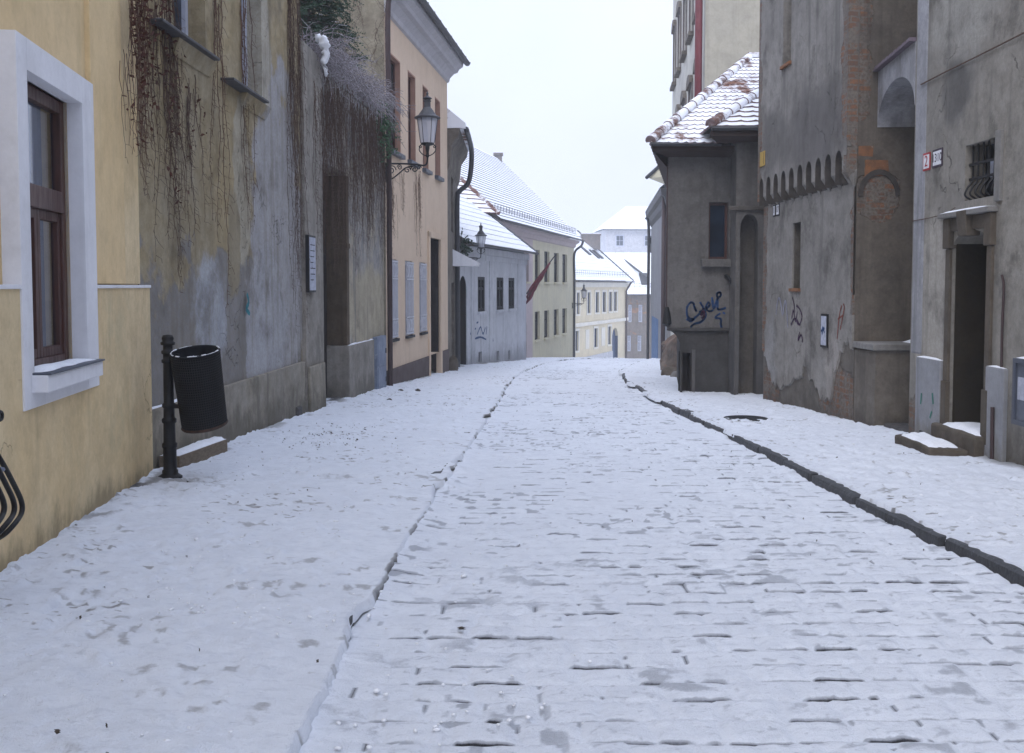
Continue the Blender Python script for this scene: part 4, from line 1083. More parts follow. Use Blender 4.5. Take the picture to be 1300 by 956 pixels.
for h in ups + los:
    mb = MB()
    for (a, b) in ((h[0] - .22, h[0] - .002), (h[1] + .002, h[1] + .22)): mb.wbox(WC, a, b, -.01, .05, h[2] - .15, h[3] + .2)
    mb.wbox(WC, h[0], h[1], -.01, .05, h[3] + .002, h[3] + .2); mb.wbox(WC, h[0], h[1], -.01, .05, h[2] - .15, h[2] - .002)
    mb.build('window_trim', M['cream_trim'], hc, weld=False)
for h in nic: mb = MB(); mb.wbox(WC, h[0], h[1], -.01, .04, h[2], h[3]); mb.build('blind_window', M['cream_trim'], hc)
mb = MB(); mb.wbox(WC, 0.01, WC.L, -.01, .16, zs_ - .16, zs_ + .12); mb.build('string_course', M['cream_trim'], hc)
mb = MB(); mb.wbox(WC, .01, WC.L, -.01, .22, 1.3, 1.69); mb.build('cornice', M['cream_trim'], hc)
mb = MB(); mb.wbox(WC, .01, ad[0] - .02, -.01, .08, -6.8, WC.hit(770, 447)[1]); mb.build('plinth', M['far_house'], hc)
reveal_shade(WC, hc, ad, M['frame_blue'])
mb = MB(); mb.wbox(WC, ad[0], ad[1], -.35, -.25, -6.5, ad[3]); mb.build('door', M['frame_blue'], hc)
ez, rz = 1.86, 6.6
mb = MB(); tiled_roof(mb, WC.p(-1, .5, ez), WC.p(WC.L + .3, .5, ez), WC.p(-1, -5, rz), WC.p(WC.L + .3, -5, rz), 16, 20, .03)
mb.quad(WC.p(-1, -10.5, ez), WC.p(WC.L + .3, -10.5, ez), WC.p(WC.L + .3, -5, rz), WC.p(-1, -5, rz))
rf = mb.build('roof', [M['snow'], M['snow']], hc, weld=False)
mb = MB(); mb.quad(WC.p(WC.L, 0, 1.7), WC.p(WC.L, -10, 1.7), WC.p(WC.L, -5, rz - .1)); mb.build('gable', M['cream'], hc)
mb = MB(); mb.tube([WC.p(WC.L + .32, .5, ez), WC.p(WC.L + .32, -5, rz + .03)], .11, 5); mb.build('verge', M['gutter'], rf)
gutter(hc, WC, -.5, WC.L + .3, .6, ez - .05, .1); snow_guard(hc, WC, 0, WC.L, .1, ez + .4, .4)
for (px, dd) in ((741, -2.6), (752.5, -2.3), (757, -2.3)):
    u = WC.u(px, dd); zc = ez + (.5 - dd) / 5.5 * (rz - ez)
    mb = MB(); mb.hexa([WC.p(u, dd + .5, zc - .38), WC.p(u + .7, dd + .5, zc - .38), WC.p(u + .7, dd - .4, zc + .3), WC.p(u, dd - .4, zc + .3),
                        WC.p(u, dd + .5, zc - .26), WC.p(u + .7, dd + .5, zc - .26), WC.p(u + .7, dd - .4, zc + .46), WC.p(u, dd - .4, zc + .46)])
    mb.build('roof_window', M['gutter'], rf)
c = WC.p(WC.L - 3.5, -5.6, 0); c = at(750, 300, 96); chimney(rf, (c.x, c.y), 1.7, 1.0, 4.8, zat(297, 96), mat=M['chimney'])
mkpipe(hc, 'downpipe', [WC.p(WC.L - .8, .6, ez - .1), WC.p(WC.L - .9, .15, ez - .9), WC.p(WC.L - .9, .15, -6)], .09, M['pipe_brown'])

# === brown house closing the view, and the roofs behind it
WH = Wall((12.3, 112.0), (22, 113), (14, 90))
hb = thing('brown_house', (15, 112, zroad(112)), 'brown peeling house with snowy roof closing the street', 'house')
zg = zroad(112)
hs = []
for (x0, x1) in ((798, 802.5), (811, 816)): hs.append((WH.u(x0), WH.u(x1), WH.hit(805, 409)[1], WH.hit(805, 387)[1], .2)); hs.append((WH.u(x0 - 1), WH.u(x1 - 1), WH.hit(805, 446)[1], WH.hit(805, 426)[1], .2))
mb = MB(); facade(mb, WH, 0, WH.L, zg - 2, .45, hs, 8); mb.build('wall', M['brown_house'], hb)
for h in hs: window(WH, hb, h, M['frame_white'], M['glass_blue'], 1, (.6,), .12)
mb = MB(); mb.quad(WH.p(-.4, .6, .5), WH.p(WH.L, .6, .5), WH.p(WH.L - .5, -5, 5.2), WH.p(-4.2, -5, 5.2)); mb.quad(WH.p(-.4, .6, .5), WH.p(-4.2, -5, 5.2), WH.p(-4.2, -12, .5))
mb.quad(WH.p(-4.2, -5, 5.2), WH.p(WH.L - .5, -5, 5.2), WH.p(WH.L, -12, .5), WH.p(-4.2, -12, .5))
rf = mb.build('roof', M['snow'], hb)
gutter(hb, WH, -.3, WH.L, .7, .48, .1); snow_guard(hb, WH, 0, WH.L - 1, -.2, 1.1, .6)
mb = MB(); u = WH.u(812, -1.5); mb.hexa([WH.p(u, -.6, 1.5), WH.p(u + .9, -.6, 1.5), WH.p(u + .9, -1.9, 2.6), WH.p(u, -1.9, 2.6), WH.p(u, -.6, 1.7), WH.p(u + .9, -.6, 1.7), WH.p(u + .9, -1.9, 2.85), WH.p(u, -1.9, 2.85)]); mb.build('roof_window', M['gutter'], rf)
mb = MB(); mb.tube([at(781, 321, 117.5), at(822, 352.5, 113)], .12, 5); mb.build('ridge', M['gutter'], rf)
def barn(name, label, x0, x1, y, D, ze, zr, dep, wallm, nwin=0):
    W = Wall((x0, D), (x1, D + 1), (x0, D - 20)); t = thing(name, ((x0 + x1) / 2, D, zroad(D)), label, 'house')
    hs = []
    for k in range(nwin): hs.append((W.L * (k + .35) / nwin, W.L * (k + .35) / nwin + 1.5, ze - 2.9, ze - .9, .2))
    mb = MB(); facade(mb, W, 0, W.L, zroad(D) - 2, ze, hs, dep); mb.build('wall', wallm, t)
    for h in hs: window(W, t, h, M['frame_white'], M['glass_blue'], 1, (.5,), .2)
    mb = MB(); i = .35 * W.L if nwin else 0.0
    i = min(i, dep / 2) if nwin else 0
    A, B, C, Dd = W.p(-.6, .6, ze), W.p(W.L + .6, .6, ze), W.p(W.L + .6, -dep, ze), W.p(-.6, -dep, ze)
    E, F = W.p(-.6 + i, -dep / 2, zr), W.p(W.L + .6 - i, -dep / 2, zr)
    mb.quad(A, B, F, E); mb.quad(B, C, F); mb.quad(C, Dd, E, F); mb.quad(Dd, A, E)
    rf = mb.build('roof', M['snow'], t)
    gutter(t, W, -.5, W.L + .5, .65, ze - .05, .14)
    return t
barn('snowy_roofed_house', 'house of which only the broad snowy roof shows below the pale grey house', 14.5, 34, 0, 128, 1.6, 5.0, 10, M['brown_house'])
barn('pale_grey_house', 'far pale grey house in the mist with hipped snowy roof and two windows', xat(768, 172), xat(768, 172) + 14.5, 0, 172, zat(291, 172), zat(258, 172), 12, M['far_house'], 3)
# ---------------------------------------------------------------- right side of the street
def spray(name, W, par, lines, r, mat, d=.036): return strokes(name, W, par, lines, r, mat, d)
# === mottled grey house nearest on the right
WA = Wall((4.52, -3), (4.50, 11.55), (0, 5))
ha = thing('mottled_house', (4.6, 8, zroad(8) + HR), 'mottled grey house with dark doorway, barred window above it and enamel number plates', 'house')
ua = lambda px, d=0: WA.u(px, d)
dA, dB = ua(1254), ua(1209); zd0 = -.02; zdt = zat(292, 10.1)
dh = (min(dA, dB), max(dA, dB), -1.5, zdt, .55)
wA, wB = ua(1262), ua(1222); wh = (min(wA, wB), max(wA, wB), zat(252, 9.95), zat(180, 9.95), .22)
mb = MB(); facade(mb, WA, 0, WA.L, -1.5, 8.5, [dh, wh], 5)
arch_fill(mb, WA, dh[0], dh[1], zdt - .16, zdt, -.001, -.5)
mb.build('wall', M['right_house'], ha, weld=False)
mb = MB(); mb.wbox(WA, dh[0], dh[1], -.55, -.48, -1.2, zdt); dr = mb.build('door', M['wood_dark'], ha)
reveal_shade(WA, ha, dh, M['lining'], -.6)
mb = MB(); c = (dh[0] + dh[1]) / 2
for (a, b) in ((dh[0] + .06, c - .03), (c + .03, dh[1] - .06)):
    for (z0, z1) in ((.05, .55), (.65, 1.15), (1.25, 1.62)): mb.wbox(WA, a + .04, b - .04, -.48, -.455, z0, z1)
mb.build('panel', M['wood_dark'], dr, bevel=.012, weld=False)
mb = MB(); mb.tube([WA.p(c - .05, -.47, .72), WA.p(c - .05, -.41, .72), WA.p(c + .04, -.41, .72)], .012, 6); mb.build('handle', M['gutter'], dr)
# stone surround, keystone and little cornice of the doorway
mb = MB()
for (a, b) in ((dh[0] - .13, dh[0] - .004), (dh[1] + .004, dh[1] + .13)):
    mb.wbox(WA, a, b, -.05, .045, -.1, .42); mb.wbox(WA, a + .012, b - .012, -.05, .03, .42, zdt - .17)
    mb.wbox(WA, a - .01, b + .01, -.05, .055, zdt - .168, zdt + .14)
mb.wbox(WA, dh[0] - .004, dh[1] + .004, -.05, .03, zdt + .004, zdt + .14)
mb.wbox(WA, c - .10, c + .10, -.05, .085, zdt - .06, zdt + .19, dtop=.11)
ds = mb.build('door_surround', M['stone'], ha, bevel=.012, weld=False)
mb = MB(); mb.wbox(WA, dh[0] - .17, c - .102, -.05, .10, zdt + .142, zdt + .19); mb.wbox(WA, c + .102, dh[1] + .17, -.05, .10, zdt + .142, zdt + .19)
mb.build('cornice', M['ledge'], ds, bevel=.01, weld=False)
snow_strip(WA, dh[0] - .15, dh[1] + .15, .0, .1, zdt + .192, .016).build('snow', M['snow'], ds, smooth=True)
# barred window over the door
mb = MB(); mb.wbox(WA, wh[0], wh[1], -.22, -.20, wh[2], wh[3]); wp = mb.build('window', M['glass'], ha)
mb = MB(); mb.wbox(WA, wh[0] + .04, wh[1] - .22, -.198, -.192, wh[2] + .12, wh[2] + .34)
for k in range(3):
    u = wh[0] + .06 + k * .105; mb.wbox(WA, u, u + .075, -.10, -.096, wh[2] + .2, wh[2] + .36)
mb.build('curtain', M['paper'], wp, weld=False)
mb = MB(); n = 6
for k in range(n):
    u = wh[0] + .05 + (wh[1] - wh[0] - .1) * k / (n - 1)
    mb.tube(smooth_path([WA.p(u, -.05, wh[3]), WA.p(u, -.05, wh[2] + .22), WA.p(u, .0, wh[2] + .12), WA.p(u, .02, wh[2] + .05), WA.p(u, -.05, wh[2])]), .010, 5)
for z in (wh[3] - .19, wh[2] + .21): mb.wbox(WA, wh[0], wh[1], -.062, -.038, z - .012, z + .012)
mb.build('grille', M['black'], ha, weld=False)
mb = MB()
for (a, b) in ((wh[0] - .12, wh[0] - .003), ): mb.wbox(WA, a, b, -.05, .03, wh[2] - .06, wh[3] + .05)
mb.build('window_surround', M['ledge'], ha, bevel=.008)
# corner edge lightened in colour as if lit, cement patch and conduits
mb = MB(); mb.wbox(WA, ua(1173), WA.L + .006, -.15, .006, .62, 8.4); mb.build('corner_strip', M['limewash'], ha, bevel=.05)
mb = MB(); mb.wbox(WA, ua(1201.5), ua(1170.5), -.05, .05, -1.0, zat(455, 11)); cp = mb.build('cement_panel', M['cement_patch'], ha, bevel=.01)
snow_strip(WA, ua(1201), ua(1171), .004, .05, zat(455, 11) + .002, .02).build('snow', M['snow'], cp, smooth=True)
mb = MB(); mb.wbox(WA, ua(1283), ua(1259), -.05, .04, -1.0, zat(466, 9.5)); cp = mb.build('cement_panel', M['cement_patch'], ha, bevel=.01)
snow_strip(WA, ua(1282), ua(1260), .004, .04, zat(466, 9.5) + .002, .015).build('snow', M['snow'], cp, smooth=True)
mb = MB(); u = ua(1272); mb.tube([WA.p(u, .05, -.45), WA.p(u, .055, -.1), WA.p(u, .06, .28)], .018, 6); mb.build('conduit', M['pipe_brown'], ha)
mb = MB(); u = ua(1277); mb.tube(smooth_path([WA.p(u, .02, .46), WA.p(u + .01, .02, 1.0), WA.p(u, .02, 1.38), WA.p(u + .02, .03, 1.5)]), .012, 6); mb.build('cable', M['pipe_brown'], ha)
# thin wire running along the facade
mb = MB(); mb.tube([WA.p(ua(1300) - 1.5, .02, zat(43, 9.05) + .05)] + [WA.p(ua(px), .02, WA.hit(px, py)[1]) for px, py in ((1296, 45), (1270, 58), (1230, 78), (1195, 95), (1166, 110))], .008, 5); mb.build('wire', M['vine_dark'], ha)
mb = MB(); mb.tube([WA.p(ua(px), .015, WA.hit(px, py)[1]) for px, py in ((1158, 281), (1180, 277), (1200, 272), (1212, 264))], .005, 4); mb.build('wire', M['vine_dark'], ha)
spray('spray_mark', WA, ha, [[(1176, 500), (1175, 512)], [(1190, 500), (1191, 512)], [(1189, 523), (1187, 530)]], .016, M['taggreen'], .054)
mb = MB(); u = ua(1180); mb.wbox(WA, u - .04, u + .04, .05, .06, -.20, -.17); mb.build('wall_hook', M['black'], ha)

def text(body, W, u, z, size, mat, par, d=.012, name='lettering', flip=False):
    cu = bpy.data.curves.new(name, 'FONT'); cu.body = body; cu.size = size; cu.align_x = 'CENTER'; cu.align_y = 'CENTER'; cu.extrude = .001
    cu.materials.append(mat)
    o = bpy.data.objects.new(name, cu); COL.objects.link(o)
    n3 = Vector((W.n.x, W.n.y, 0)); up = Vector((0, 0, 1)); xr_ = up.cross(n3)
    mx = Matrix((xr_, up, n3)).transposed().to_4x4(); mx.translation = W.p(u, d, z)
    o.parent = par
    o.matrix_parent_inverse = Matrix.Translation(-ROOTLOC[par.name]) if par.name in ROOTLOC else Matrix.Identity(4)
    o.matrix_basis = mx
    return o
def plate(W, rect, label, body, rim, ink, size, o=0):
    a, b, lo, hi = rect
    t = thing('number_plate', W.p((a + b) / 2, 0, (lo + hi) / 2), label, 'sign', 'enamel house number plates')
    mb = MB(); mb.wbox(W, a, b, .002 + o, .010 + o, lo, hi); mb.build('rim', rim, t, bevel=.003)
    w = .022; mb = MB(); mb.wbox(W, a + w, b - w, .0095 + o, .0125 + o, lo + w, hi - w); f = mb.build('face', M['plate'], t, bevel=.001)
    text(body, W, (a + b) / 2, (lo + hi) / 2, size, ink, f, .0135 + o)
r = WA.rect(1172.5, 1182, 194, 216.5); plate(WA, (r[0], r[1], r[2] + .0, r[3]), 'red rimmed white number plate reading 2 on the mottled grey house', '2', M['platered'], M['platered'], .17)
r = WA.rect(1184.5, 1197.5, 189, 212); plate(WA, r, 'dark rimmed white number plate reading 1310 beside the red rimmed one', '1310', M['plateblue'], M['plateblue'], .125)
# glazed notice case at the picture's edge
a, b, lo, hi = ua(1302) - .5, ua(1288.5, .11), zat(533, 9.2), zat(452, 9.2)
nc = thing('notice_case', WA.p(b, 0, lo), 'grey glazed notice case holding white papers beside the dark doorway', 'sign')
mb = MB(); mb.wbox(WA, a, b, .002, .09, lo, hi); mb.build('case', M['case_grey'], nc, bevel=.006)
mb = MB()
for (u0, u1, z0, z1) in ((a, a + .04, lo, hi), (b - .04, b, lo, hi), (a + .04, b - .04, lo, lo + .04), (a + .04, b - .04, hi - .04, hi)): mb.wbox(WA, u0, u1, .091, .112, z0, z1)
mb.build('frame', M['zinc'], nc, weld=False)
mb = MB(); mb.wbox(WA, b - .30, b - .06, .0905, .094, lo + .22, hi - .16); mb.build('notice', M['paper'], nc)
snow_strip(WA, a + .01, b - .01, .01, .1, hi + .002, .02).build('snow', M['snow'], nc, smooth=True)

# worn stone steps
def slab(name, label, pts, z0, z1, mat, cat, snow=True, sh=.035):
    """pts: four corners (x, y) of a worn slab"""
    t = thing(name, (sum(p[0] for p in pts) / 4, sum(p[1] for p in pts) / 4, z0), label, cat)
    bm = bmesh.new(); n = 9
    mb = MB(); mb.hexa([(x, y, z0) for x, y in pts] + [(x, y, z1) for x, y in pts])
    s = mb.build('slab', mat, t, bevel=.03)
    bm.from_mesh(s.data); bmesh.ops.subdivide_edges(bm, edges=bm.edges, cuts=4, use_grid_fill=True)
    for v in bm.verts:
        k = float(fbm(v.co.x * 4 + v.co.z * 3, v.co.y * 4, 15)) - .5; v.co += Vector((k * .05, k * .05, k * .03))
    bm.to_mesh(s.data); bm.free()
    if snow:
        A, B, C, Dd = [Vector((x, y, z1)) for x, y in pts]; mb = MB()
        def P(i, j):
            s_, t_ = i / n, j / n; q = (A * (1 - s_) + B * s_) * (1 - t_) + (Dd * (1 - s_) + C * s_) * t_
            cen = (A + C) / 2; q = cen + (q - cen) * (.90 + .12 * (float(vnoise(i * .9 + z1 * 3, j * .9, 12)) - .5))
            ed = min(i, j, n - i, n - j)
            h = (0 if ed == 0 else .6 if ed == 1 else 1) * sh * (.3 + 1.0 * float(vnoise(i * .8, j * .8 + z1, 5)))
            return (q.x, q.y, z1 + .004 + h - (.02 if ed == 0 else 0))
        for i in range(n):
            for j in range(n): mb.quad(P(i, j), P(i + 1, j), P(i + 1, j + 1), P(i, j + 1))
        mb.build('snow', M['snow'], t, smooth=True)
    return t
g = zroad(10) + HR
slab('stone_step', 'upper thick worn stone step against the dark doorway, snow on its tread', [(4.36, 9.60), (4.95, 9.68), (4.95, 10.52), (4.38, 10.66)], g - .03, g + .24, M['stone'], 'step')
slab('stone_step', 'lower wide worn stone slab on the pavement before the doorway', [(4.02, 9.80), (4.37, 9.72), (4.40, 10.95), (4.06, 10.80)], g - .05, g + .095, M['stone'], 'step')

J = .14
# === old tower-like house with brick corners
WB = Wall((4.417, 13.2), (4.247, 17.25), (0, 15)); WBe = Wall((4.417, 13.2), (9.5, 13.2), (6, 8))
ht = thing('arcaded_house', (4.6, 15, zroad(15) + HR), 'tall grey house with brick corners and a frieze of little arches along its street side', 'house')
ub = lambda px, d=0: WB.u(px, d)
wu = (ub(1011.5), ub(1001), zat(80, 15.7), 7.4, .14); wl_ = (ub(1018), ub(1007.5), zat(366, 15.4), zat(282, 15.4), .25)
wu = (min(wu[:2]), max(wu[:2])) + wu[2:]; wl_ = (min(wl_[:2]), max(wl_[:2])) + wl_[2:]
mb = MB(); facade(mb, WB, 0, WB.L, -1.6, 9.5, [wu, wl_], 4, closed=False)
mb.quad(WB.p(WB.L, 0, -1.6), WB.p(WB.L, -4, -1.6), WB.p(WB.L, -4, 9.5), WB.p(WB.L, 0, 9.5))
mb.quad(WB.p(0, 0, 9.5), WB.p(0, -4, 9.5), WB.p(WB.L, -4, 9.5), WB.p(WB.L, 0, 9.5))
mb.build('wall', M['masonry'], ht)
mb = MB(); facade(mb, WB, .002, WB.L - .002, wl_[2] - .08, 3.2, [wl_], 4, d=.03, closed=False)
mb.build('upper_plaster', M['tower'], ht)
for h, fm in ((wu, M['wood_brown']), (wl_, M['frame_dark'])):
    window(WB, ht, h, fm, M['glass'], 1, (.6,), .05)
    mb = MB(); dj = J if h is wu else .03; mb.wbox(WB, h[0] - .03, h[1] + .03, -.1, dj + .04, h[2] - .05, h[2]); mb.build('sill', M['quoin'], ht, bevel=.008)
mb = MB(); mb.quad(WBe.p(.001, 0, -1.6), WBe.p(5, 0, -1.6), WBe.p(5, 0, 9.5), WBe.p(.001, 0, 9.5)); mb.build('end_wall', M['tower_end'], ht)
# jettied upper wall on a frieze of arches
zc0, zc1 = 2.70, 3.17; J = .14
na = 10; lo_u, hi_u = .10, WB.L - .02; pit = (hi_u - lo_u) / na
mb = MB(); facade(mb, WB, .002, WB.L, zc1, 9.4, [(*wu[:4], J)], J - .002, d=J); mb.quad(WB.p(.002, .002, zc1), WB.p(WB.L, .002, zc1), WB.p(WB.L, J, zc1), WB.p(.002, J, zc1))
def arch_open(k):
    a = lo_u + k * pit + .07; b = lo_u + (k + 1) * pit - .07; return a, b
cur = .002; lin = []
for k in range(na):
    a, b = arch_open(k); zt = zc1 - .02 - .03 * (k % 3)
    mb.hexa([WB.p(cur + .04, .002, zc0 - .02), WB.p(a - .03, .002, zc0 - .02), WB.p(a - .03, .03, zc0 - .02), WB.p(cur + .04, .03, zc0 - .02),
             WB.p(cur, .002, zc0 + .16), WB.p(a, .002, zc0 + .16), WB.p(a, J, zc0 + .16), WB.p(cur, J, zc0 + .16)])
    mb.wbox(WB, cur, a, .002, J, zc0 + .16, zc1)
    arch_fill(mb, WB, a, b, zc0 + .30, zc1, .002, J, 8)
    lin.append((a, b))
    cur = b
mb.wbox(WB, cur, WB.L, .002, J, zc0 + .1, zc1)
mb.build('arched_frieze', M['tower'], ht, weld=False)
# dark sheet behind the arches, dark shells along their sides
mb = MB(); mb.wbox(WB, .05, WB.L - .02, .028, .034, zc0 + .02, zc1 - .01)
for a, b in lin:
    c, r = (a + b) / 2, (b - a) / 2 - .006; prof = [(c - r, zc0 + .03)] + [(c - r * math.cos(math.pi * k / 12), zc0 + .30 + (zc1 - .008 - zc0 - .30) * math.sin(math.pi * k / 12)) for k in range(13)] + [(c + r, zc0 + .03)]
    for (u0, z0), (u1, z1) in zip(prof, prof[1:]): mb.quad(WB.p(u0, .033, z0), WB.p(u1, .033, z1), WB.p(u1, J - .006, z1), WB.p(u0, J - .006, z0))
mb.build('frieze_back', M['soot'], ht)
for (a, b, z0, z1) in ((.10, .40, 2.80, 3.0), (.02, .20, 3.06, 3.18), (.28, .48, 3.72, 3.96)):
    mb = MB(); mb.wbox(WBe, a, b, .0, .007, z0, z1); mb.build('brick_patch', M['quoin'], ht, rough=.012)
# arched niche in the end wall
mb = MB(); ring = []
cxn, czn = .28, 2.55
for k in range(15):
    g = math.pi * k / 14; ring.append(WBe.p(cxn + .27 * math.cos(g), .02, czn + .34 * math.sin(g)))
for k in range(14, -1, -1):
    g = math.pi * k / 14; ring.append(WBe.p(cxn + .215 * math.cos(g), .02, czn + .27 * math.sin(g)))
mb.prism(ring, (0, .03, 0)); mb.build('niche_arch', M['soot'], ht)
# projecting base block with ledge
WBl = Wall((4.445, 12.52), (4.40, 13.195), (0, 12)); zl = zat(437, 12.5)
mb = MB(); mb.hexa([(4.45, 12.52, -1.5), (8, 12.52, -1.5), (8, 13.19, -1.5), (4.42, 13.19, -1.5), (4.45, 12.52, zl - .08), (8, 12.52, zl - .08), (8, 13.19, zl - .08), (4.42, 13.19, zl - .08)])
bs = mb.build('base_block', M['block'], ht, bevel=.03, rough=.012)
mb = MB(); mb.hexa([(4.41, 12.48, zl - .079), (8, 12.48, zl - .079), (8, 13.19, zl - .079), (4.39, 13.19, zl - .079), (4.41, 12.48, zl), (8, 12.48, zl), (8, 13.19, zl), (4.39, 13.19, zl)])
mb.build('ledge', M['ledge'], bs, bevel=.012)
Wt = Wall((4.95, 12.48), (7, 12.48), (6, 8)); snow_strip(Wt, 0, 1.6, -.5, -.02, zl + .002, .06).build('snow', M['snow'], bs, smooth=True)
spray('spray_tag', WB, ht, [[(988, 399), (990, 382), (993, 380), (996, 400)], [(997, 398), (999, 384), (1001, 386), (1003, 415)]], .02, M['tagwhite'])
spray('spray_tag', WB, ht, [[(1009, 378), (1011, 386), (1012, 396)], [(1008, 404), (1010, 394), (1013, 408), (1015, 396)], [(1014, 388), (1018, 392), (1021, 402), (1018, 412), (1015, 406)], [(1007, 412), (1012, 404), (1016, 412)], [(1018, 422), (1016, 432), (1020, 425), (1022, 434)]], .017, M['tagpurple'])
spray('spray_tag', WB, ht, [[(1066, 430), (1069, 400), (1072, 388)], [(1070, 418), (1075, 392), (1074, 386)], [(1067, 405), (1074, 400)]], .014, M['tagred'])
# small things on its wall
def wallsign(name, W, rect, label, mats, cat='sign', lines=None):
    a, b, lo, hi = rect; t = thing(name, W.p((a + b) / 2, 0, lo), label, cat)
    mb = MB(); mb.wbox(W, a, b, .031, .055, lo, hi); mb.build('panel', mats[0], t, bevel=.004)
    mb = MB(); mb.wbox(W, a + .025, b - .03, .0555, .059, lo + .03, hi - .03); f = mb.build('sheet', mats[1], t)
    return t, f
r = WB.rect(1046, 1055, 398.5, 441); t, f = wallsign('poster_board', WB, r, 'narrow dark framed board with a torn bluish poster on the arcaded house', (M['black'], M['paper']))
spray('lettering', WB, f, [[(1049, 424), (1050, 416), (1052, 422)], [(1048, 420), (1052, 417)]], .02, M['tagblue'], .061)
r = WB.rect(984.2, 987.4, 260, 275); plate(WB, (r[0], r[1], r[2], r[3]), 'smaller number plate reading 1 under the arches of the arcaded house', '1', M['ink'], M['ink'], .14, .03)
r = WB.rect(987.9, 992.5, 258.5, 274); plate(WB, r, 'number plate reading 17 under the arches of the arcaded house', '17', M['ink'], M['ink'], .13, .03)
r = WB.rect(976.5, 982.5, 192.5, 211); t = thing('yellow_plate', WB.p(r[0], J, r[2]), 'small yellow plate high above the little arches', 'sign')
mb = MB(); mb.wbox(WB, r[0], r[1], J + .002, J + .018, r[2], r[3]); mb.build('panel', M['plateyellow'], t, bevel=.004)
mb = MB(); mb.wbox(WB, r[0] + .02, r[0] + .035, J + .0185, J + .0195, r[2] + .03, r[3] - .03); mb.build('stripe', M['stone'], t)
# plaster skin with a broken lower edge over the bare masonry
def plaster_skin(W, par, mat, u0, u1, line, ztop, d0=.001, d1=.022, du=.035, skip=()):
    mb = MB(); n = int((u1 - u0) / du)
    for i in range(n):
        a, b = u0 + (u1 - u0) * i / n, u0 + (u1 - u0) * (i + 1) / n
        if any(s0 - 1e-3 < (a + b) / 2 < s1 + 1e-3 for s0, s1 in skip): continue
        za, zb = line(a), line(b); k = .012
        mb.quad(W.p(a, d1, za + k), W.p(b, d1, zb + k), W.p(b, d1, ztop), W.p(a, d1, ztop))
        mb.quad(W.p(a, d0, za), W.p(b, d0, zb), W.p(b, d1, zb + k), W.p(a, d1, za + k))
    for u in (u0, u1): mb.quad(W.p(u, d0, line(u)), W.p(u, d1, line(u) + .012), W.p(u, d1, ztop), W.p(u, d0, ztop))
    return mb.build('plaster', mat, par)
def bline(u):
    g = zroad(WB.p(u, 0, 0).y) + HR
    h = .32 + .62 * float(sstep(.95, .25, u)) + .45 * float(sstep(3.4, 3.9, u)) + .3 * float(np.exp(-((u - 1.9) / .22) ** 2))
    return g + max(.03, h + .55 * (float(fbm(u * 2.6, 3.3, 40)) - .5) + .16 * (float(vnoise(u * 14, 1.2, 41)) - .5))
plaster_skin(WB, ht, M['tower'], .003, WB.L - .003, bline, wl_[2] - .08, .001, .03)
# === buttress arch across the alley
W3 = Wall((4.66, 13.195), (4.49, 11.555), (0, 12))
ar = thing('alley_arch', (4.6, 12.4, 3.6), 'small tile capped arch bridging the alley between the two grey houses', 'arch')
mb = MB(); mb.wbox(W3, 0, W3.L, -.5, 0, 3.86, 4.12)
arch_fill(mb, W3, 0.0, W3.L, 3.42, 3.86, -.499, -.001, 12)
mb.build('arch', M['limewash'], ar, weld=False)
mb = MB(); n = 9
for k in range(n):
    u0, u1 = W3.L * k / n, W3.L * (k + 1) / n
    mb.hexa([W3.p(u0 + .004, -.54, 4.122), W3.p(u1 - .004, -.54, 4.122), W3.p(u1 - .004, .07, 4.122), W3.p(u0 + .004, .07, 4.122),
             W3.p(u0 + .03, -.54, 4.17), W3.p(u1 - .03, -.54, 4.17), W3.p(u1 - .03, .06, 4.17), W3.p(u0 + .03, .06, 4.17)])
mb.build('coping_tile', M['tile_edge_dark'], ar, weld=False)
snow_strip(W3, .1, W3.L - .1, -.5, .02, 4.172, .03).build('snow', M['snow'], ar, smooth=True)
g = zroad(12) + HR
slab('alley_step', 'snow covered rough stone step at the mouth of the alley', [(4.52, 11.58), (8, 11.58), (8, 12.5), (4.55, 12.48)], g - .2, g + .06, M['plank_dark'], 'step', True, .07)
rock('alley_stone', (5.0, 12.25, g + .16), (.14, .14, .19), M['plank_dark'], 'dark loose stone in the alley beside the mottled house corner', 9)
mb = MB(); mb.box(8.0, 8.3, 11.56, 13.19, -1, 8); hh = mb.build('alley_wall', M['tower_end'], None); props(hh, 'dark rendered wall closing the narrow alley', 'wall')

# === dark corner house with tiled roof
WK = Wall((2.84, 18.75), (3.96, 18.75), (3, 10)); WR_ = Wall((3.95, 18.15), (6.2, 18.05), (4, 10))
hk = thing('corner_house', (3.6, 19, zroad(19) + HR), 'dark grey corner house with snowy tiled roof, jutting over its lower wall', 'house')
uk = lambda px, d=0: WK.u(px, d)
zj = zat(418, 18.75); ze = 4.02
kw = (uk(899), uk(924), zat(329, 18.75), zat(257, 18.75), .16)
KW = Wall((2.84, 18.75), (4.6, 18.75), (3, 10))
mb = MB(); facade(mb, KW, 0, KW.L, zj, ze + .1, [kw], 4, closed=False)
LW = Wall((2.84, 18.75), (4.6, 27.5), (0, 30)); mb.quad(LW.p(0, 0, zj), LW.p(LW.L, 0, zj), LW.p(LW.L, 0, ze + .1), LW.p(0, 0, ze + .1))
mb.quad(KW.p(0, 0, zj), KW.p(KW.L, 0, zj), LW.p(LW.L, 0, zj))
mb.build('wall', M['corner_house'], hk)
window(KW, hk, kw, M['wood_brown'], M['glass_blue'], 0, (), .045, th=.05)
sill(KW, hk, kw[0], kw[1], kw[2], .13, M['corner_house'], .14, .14)
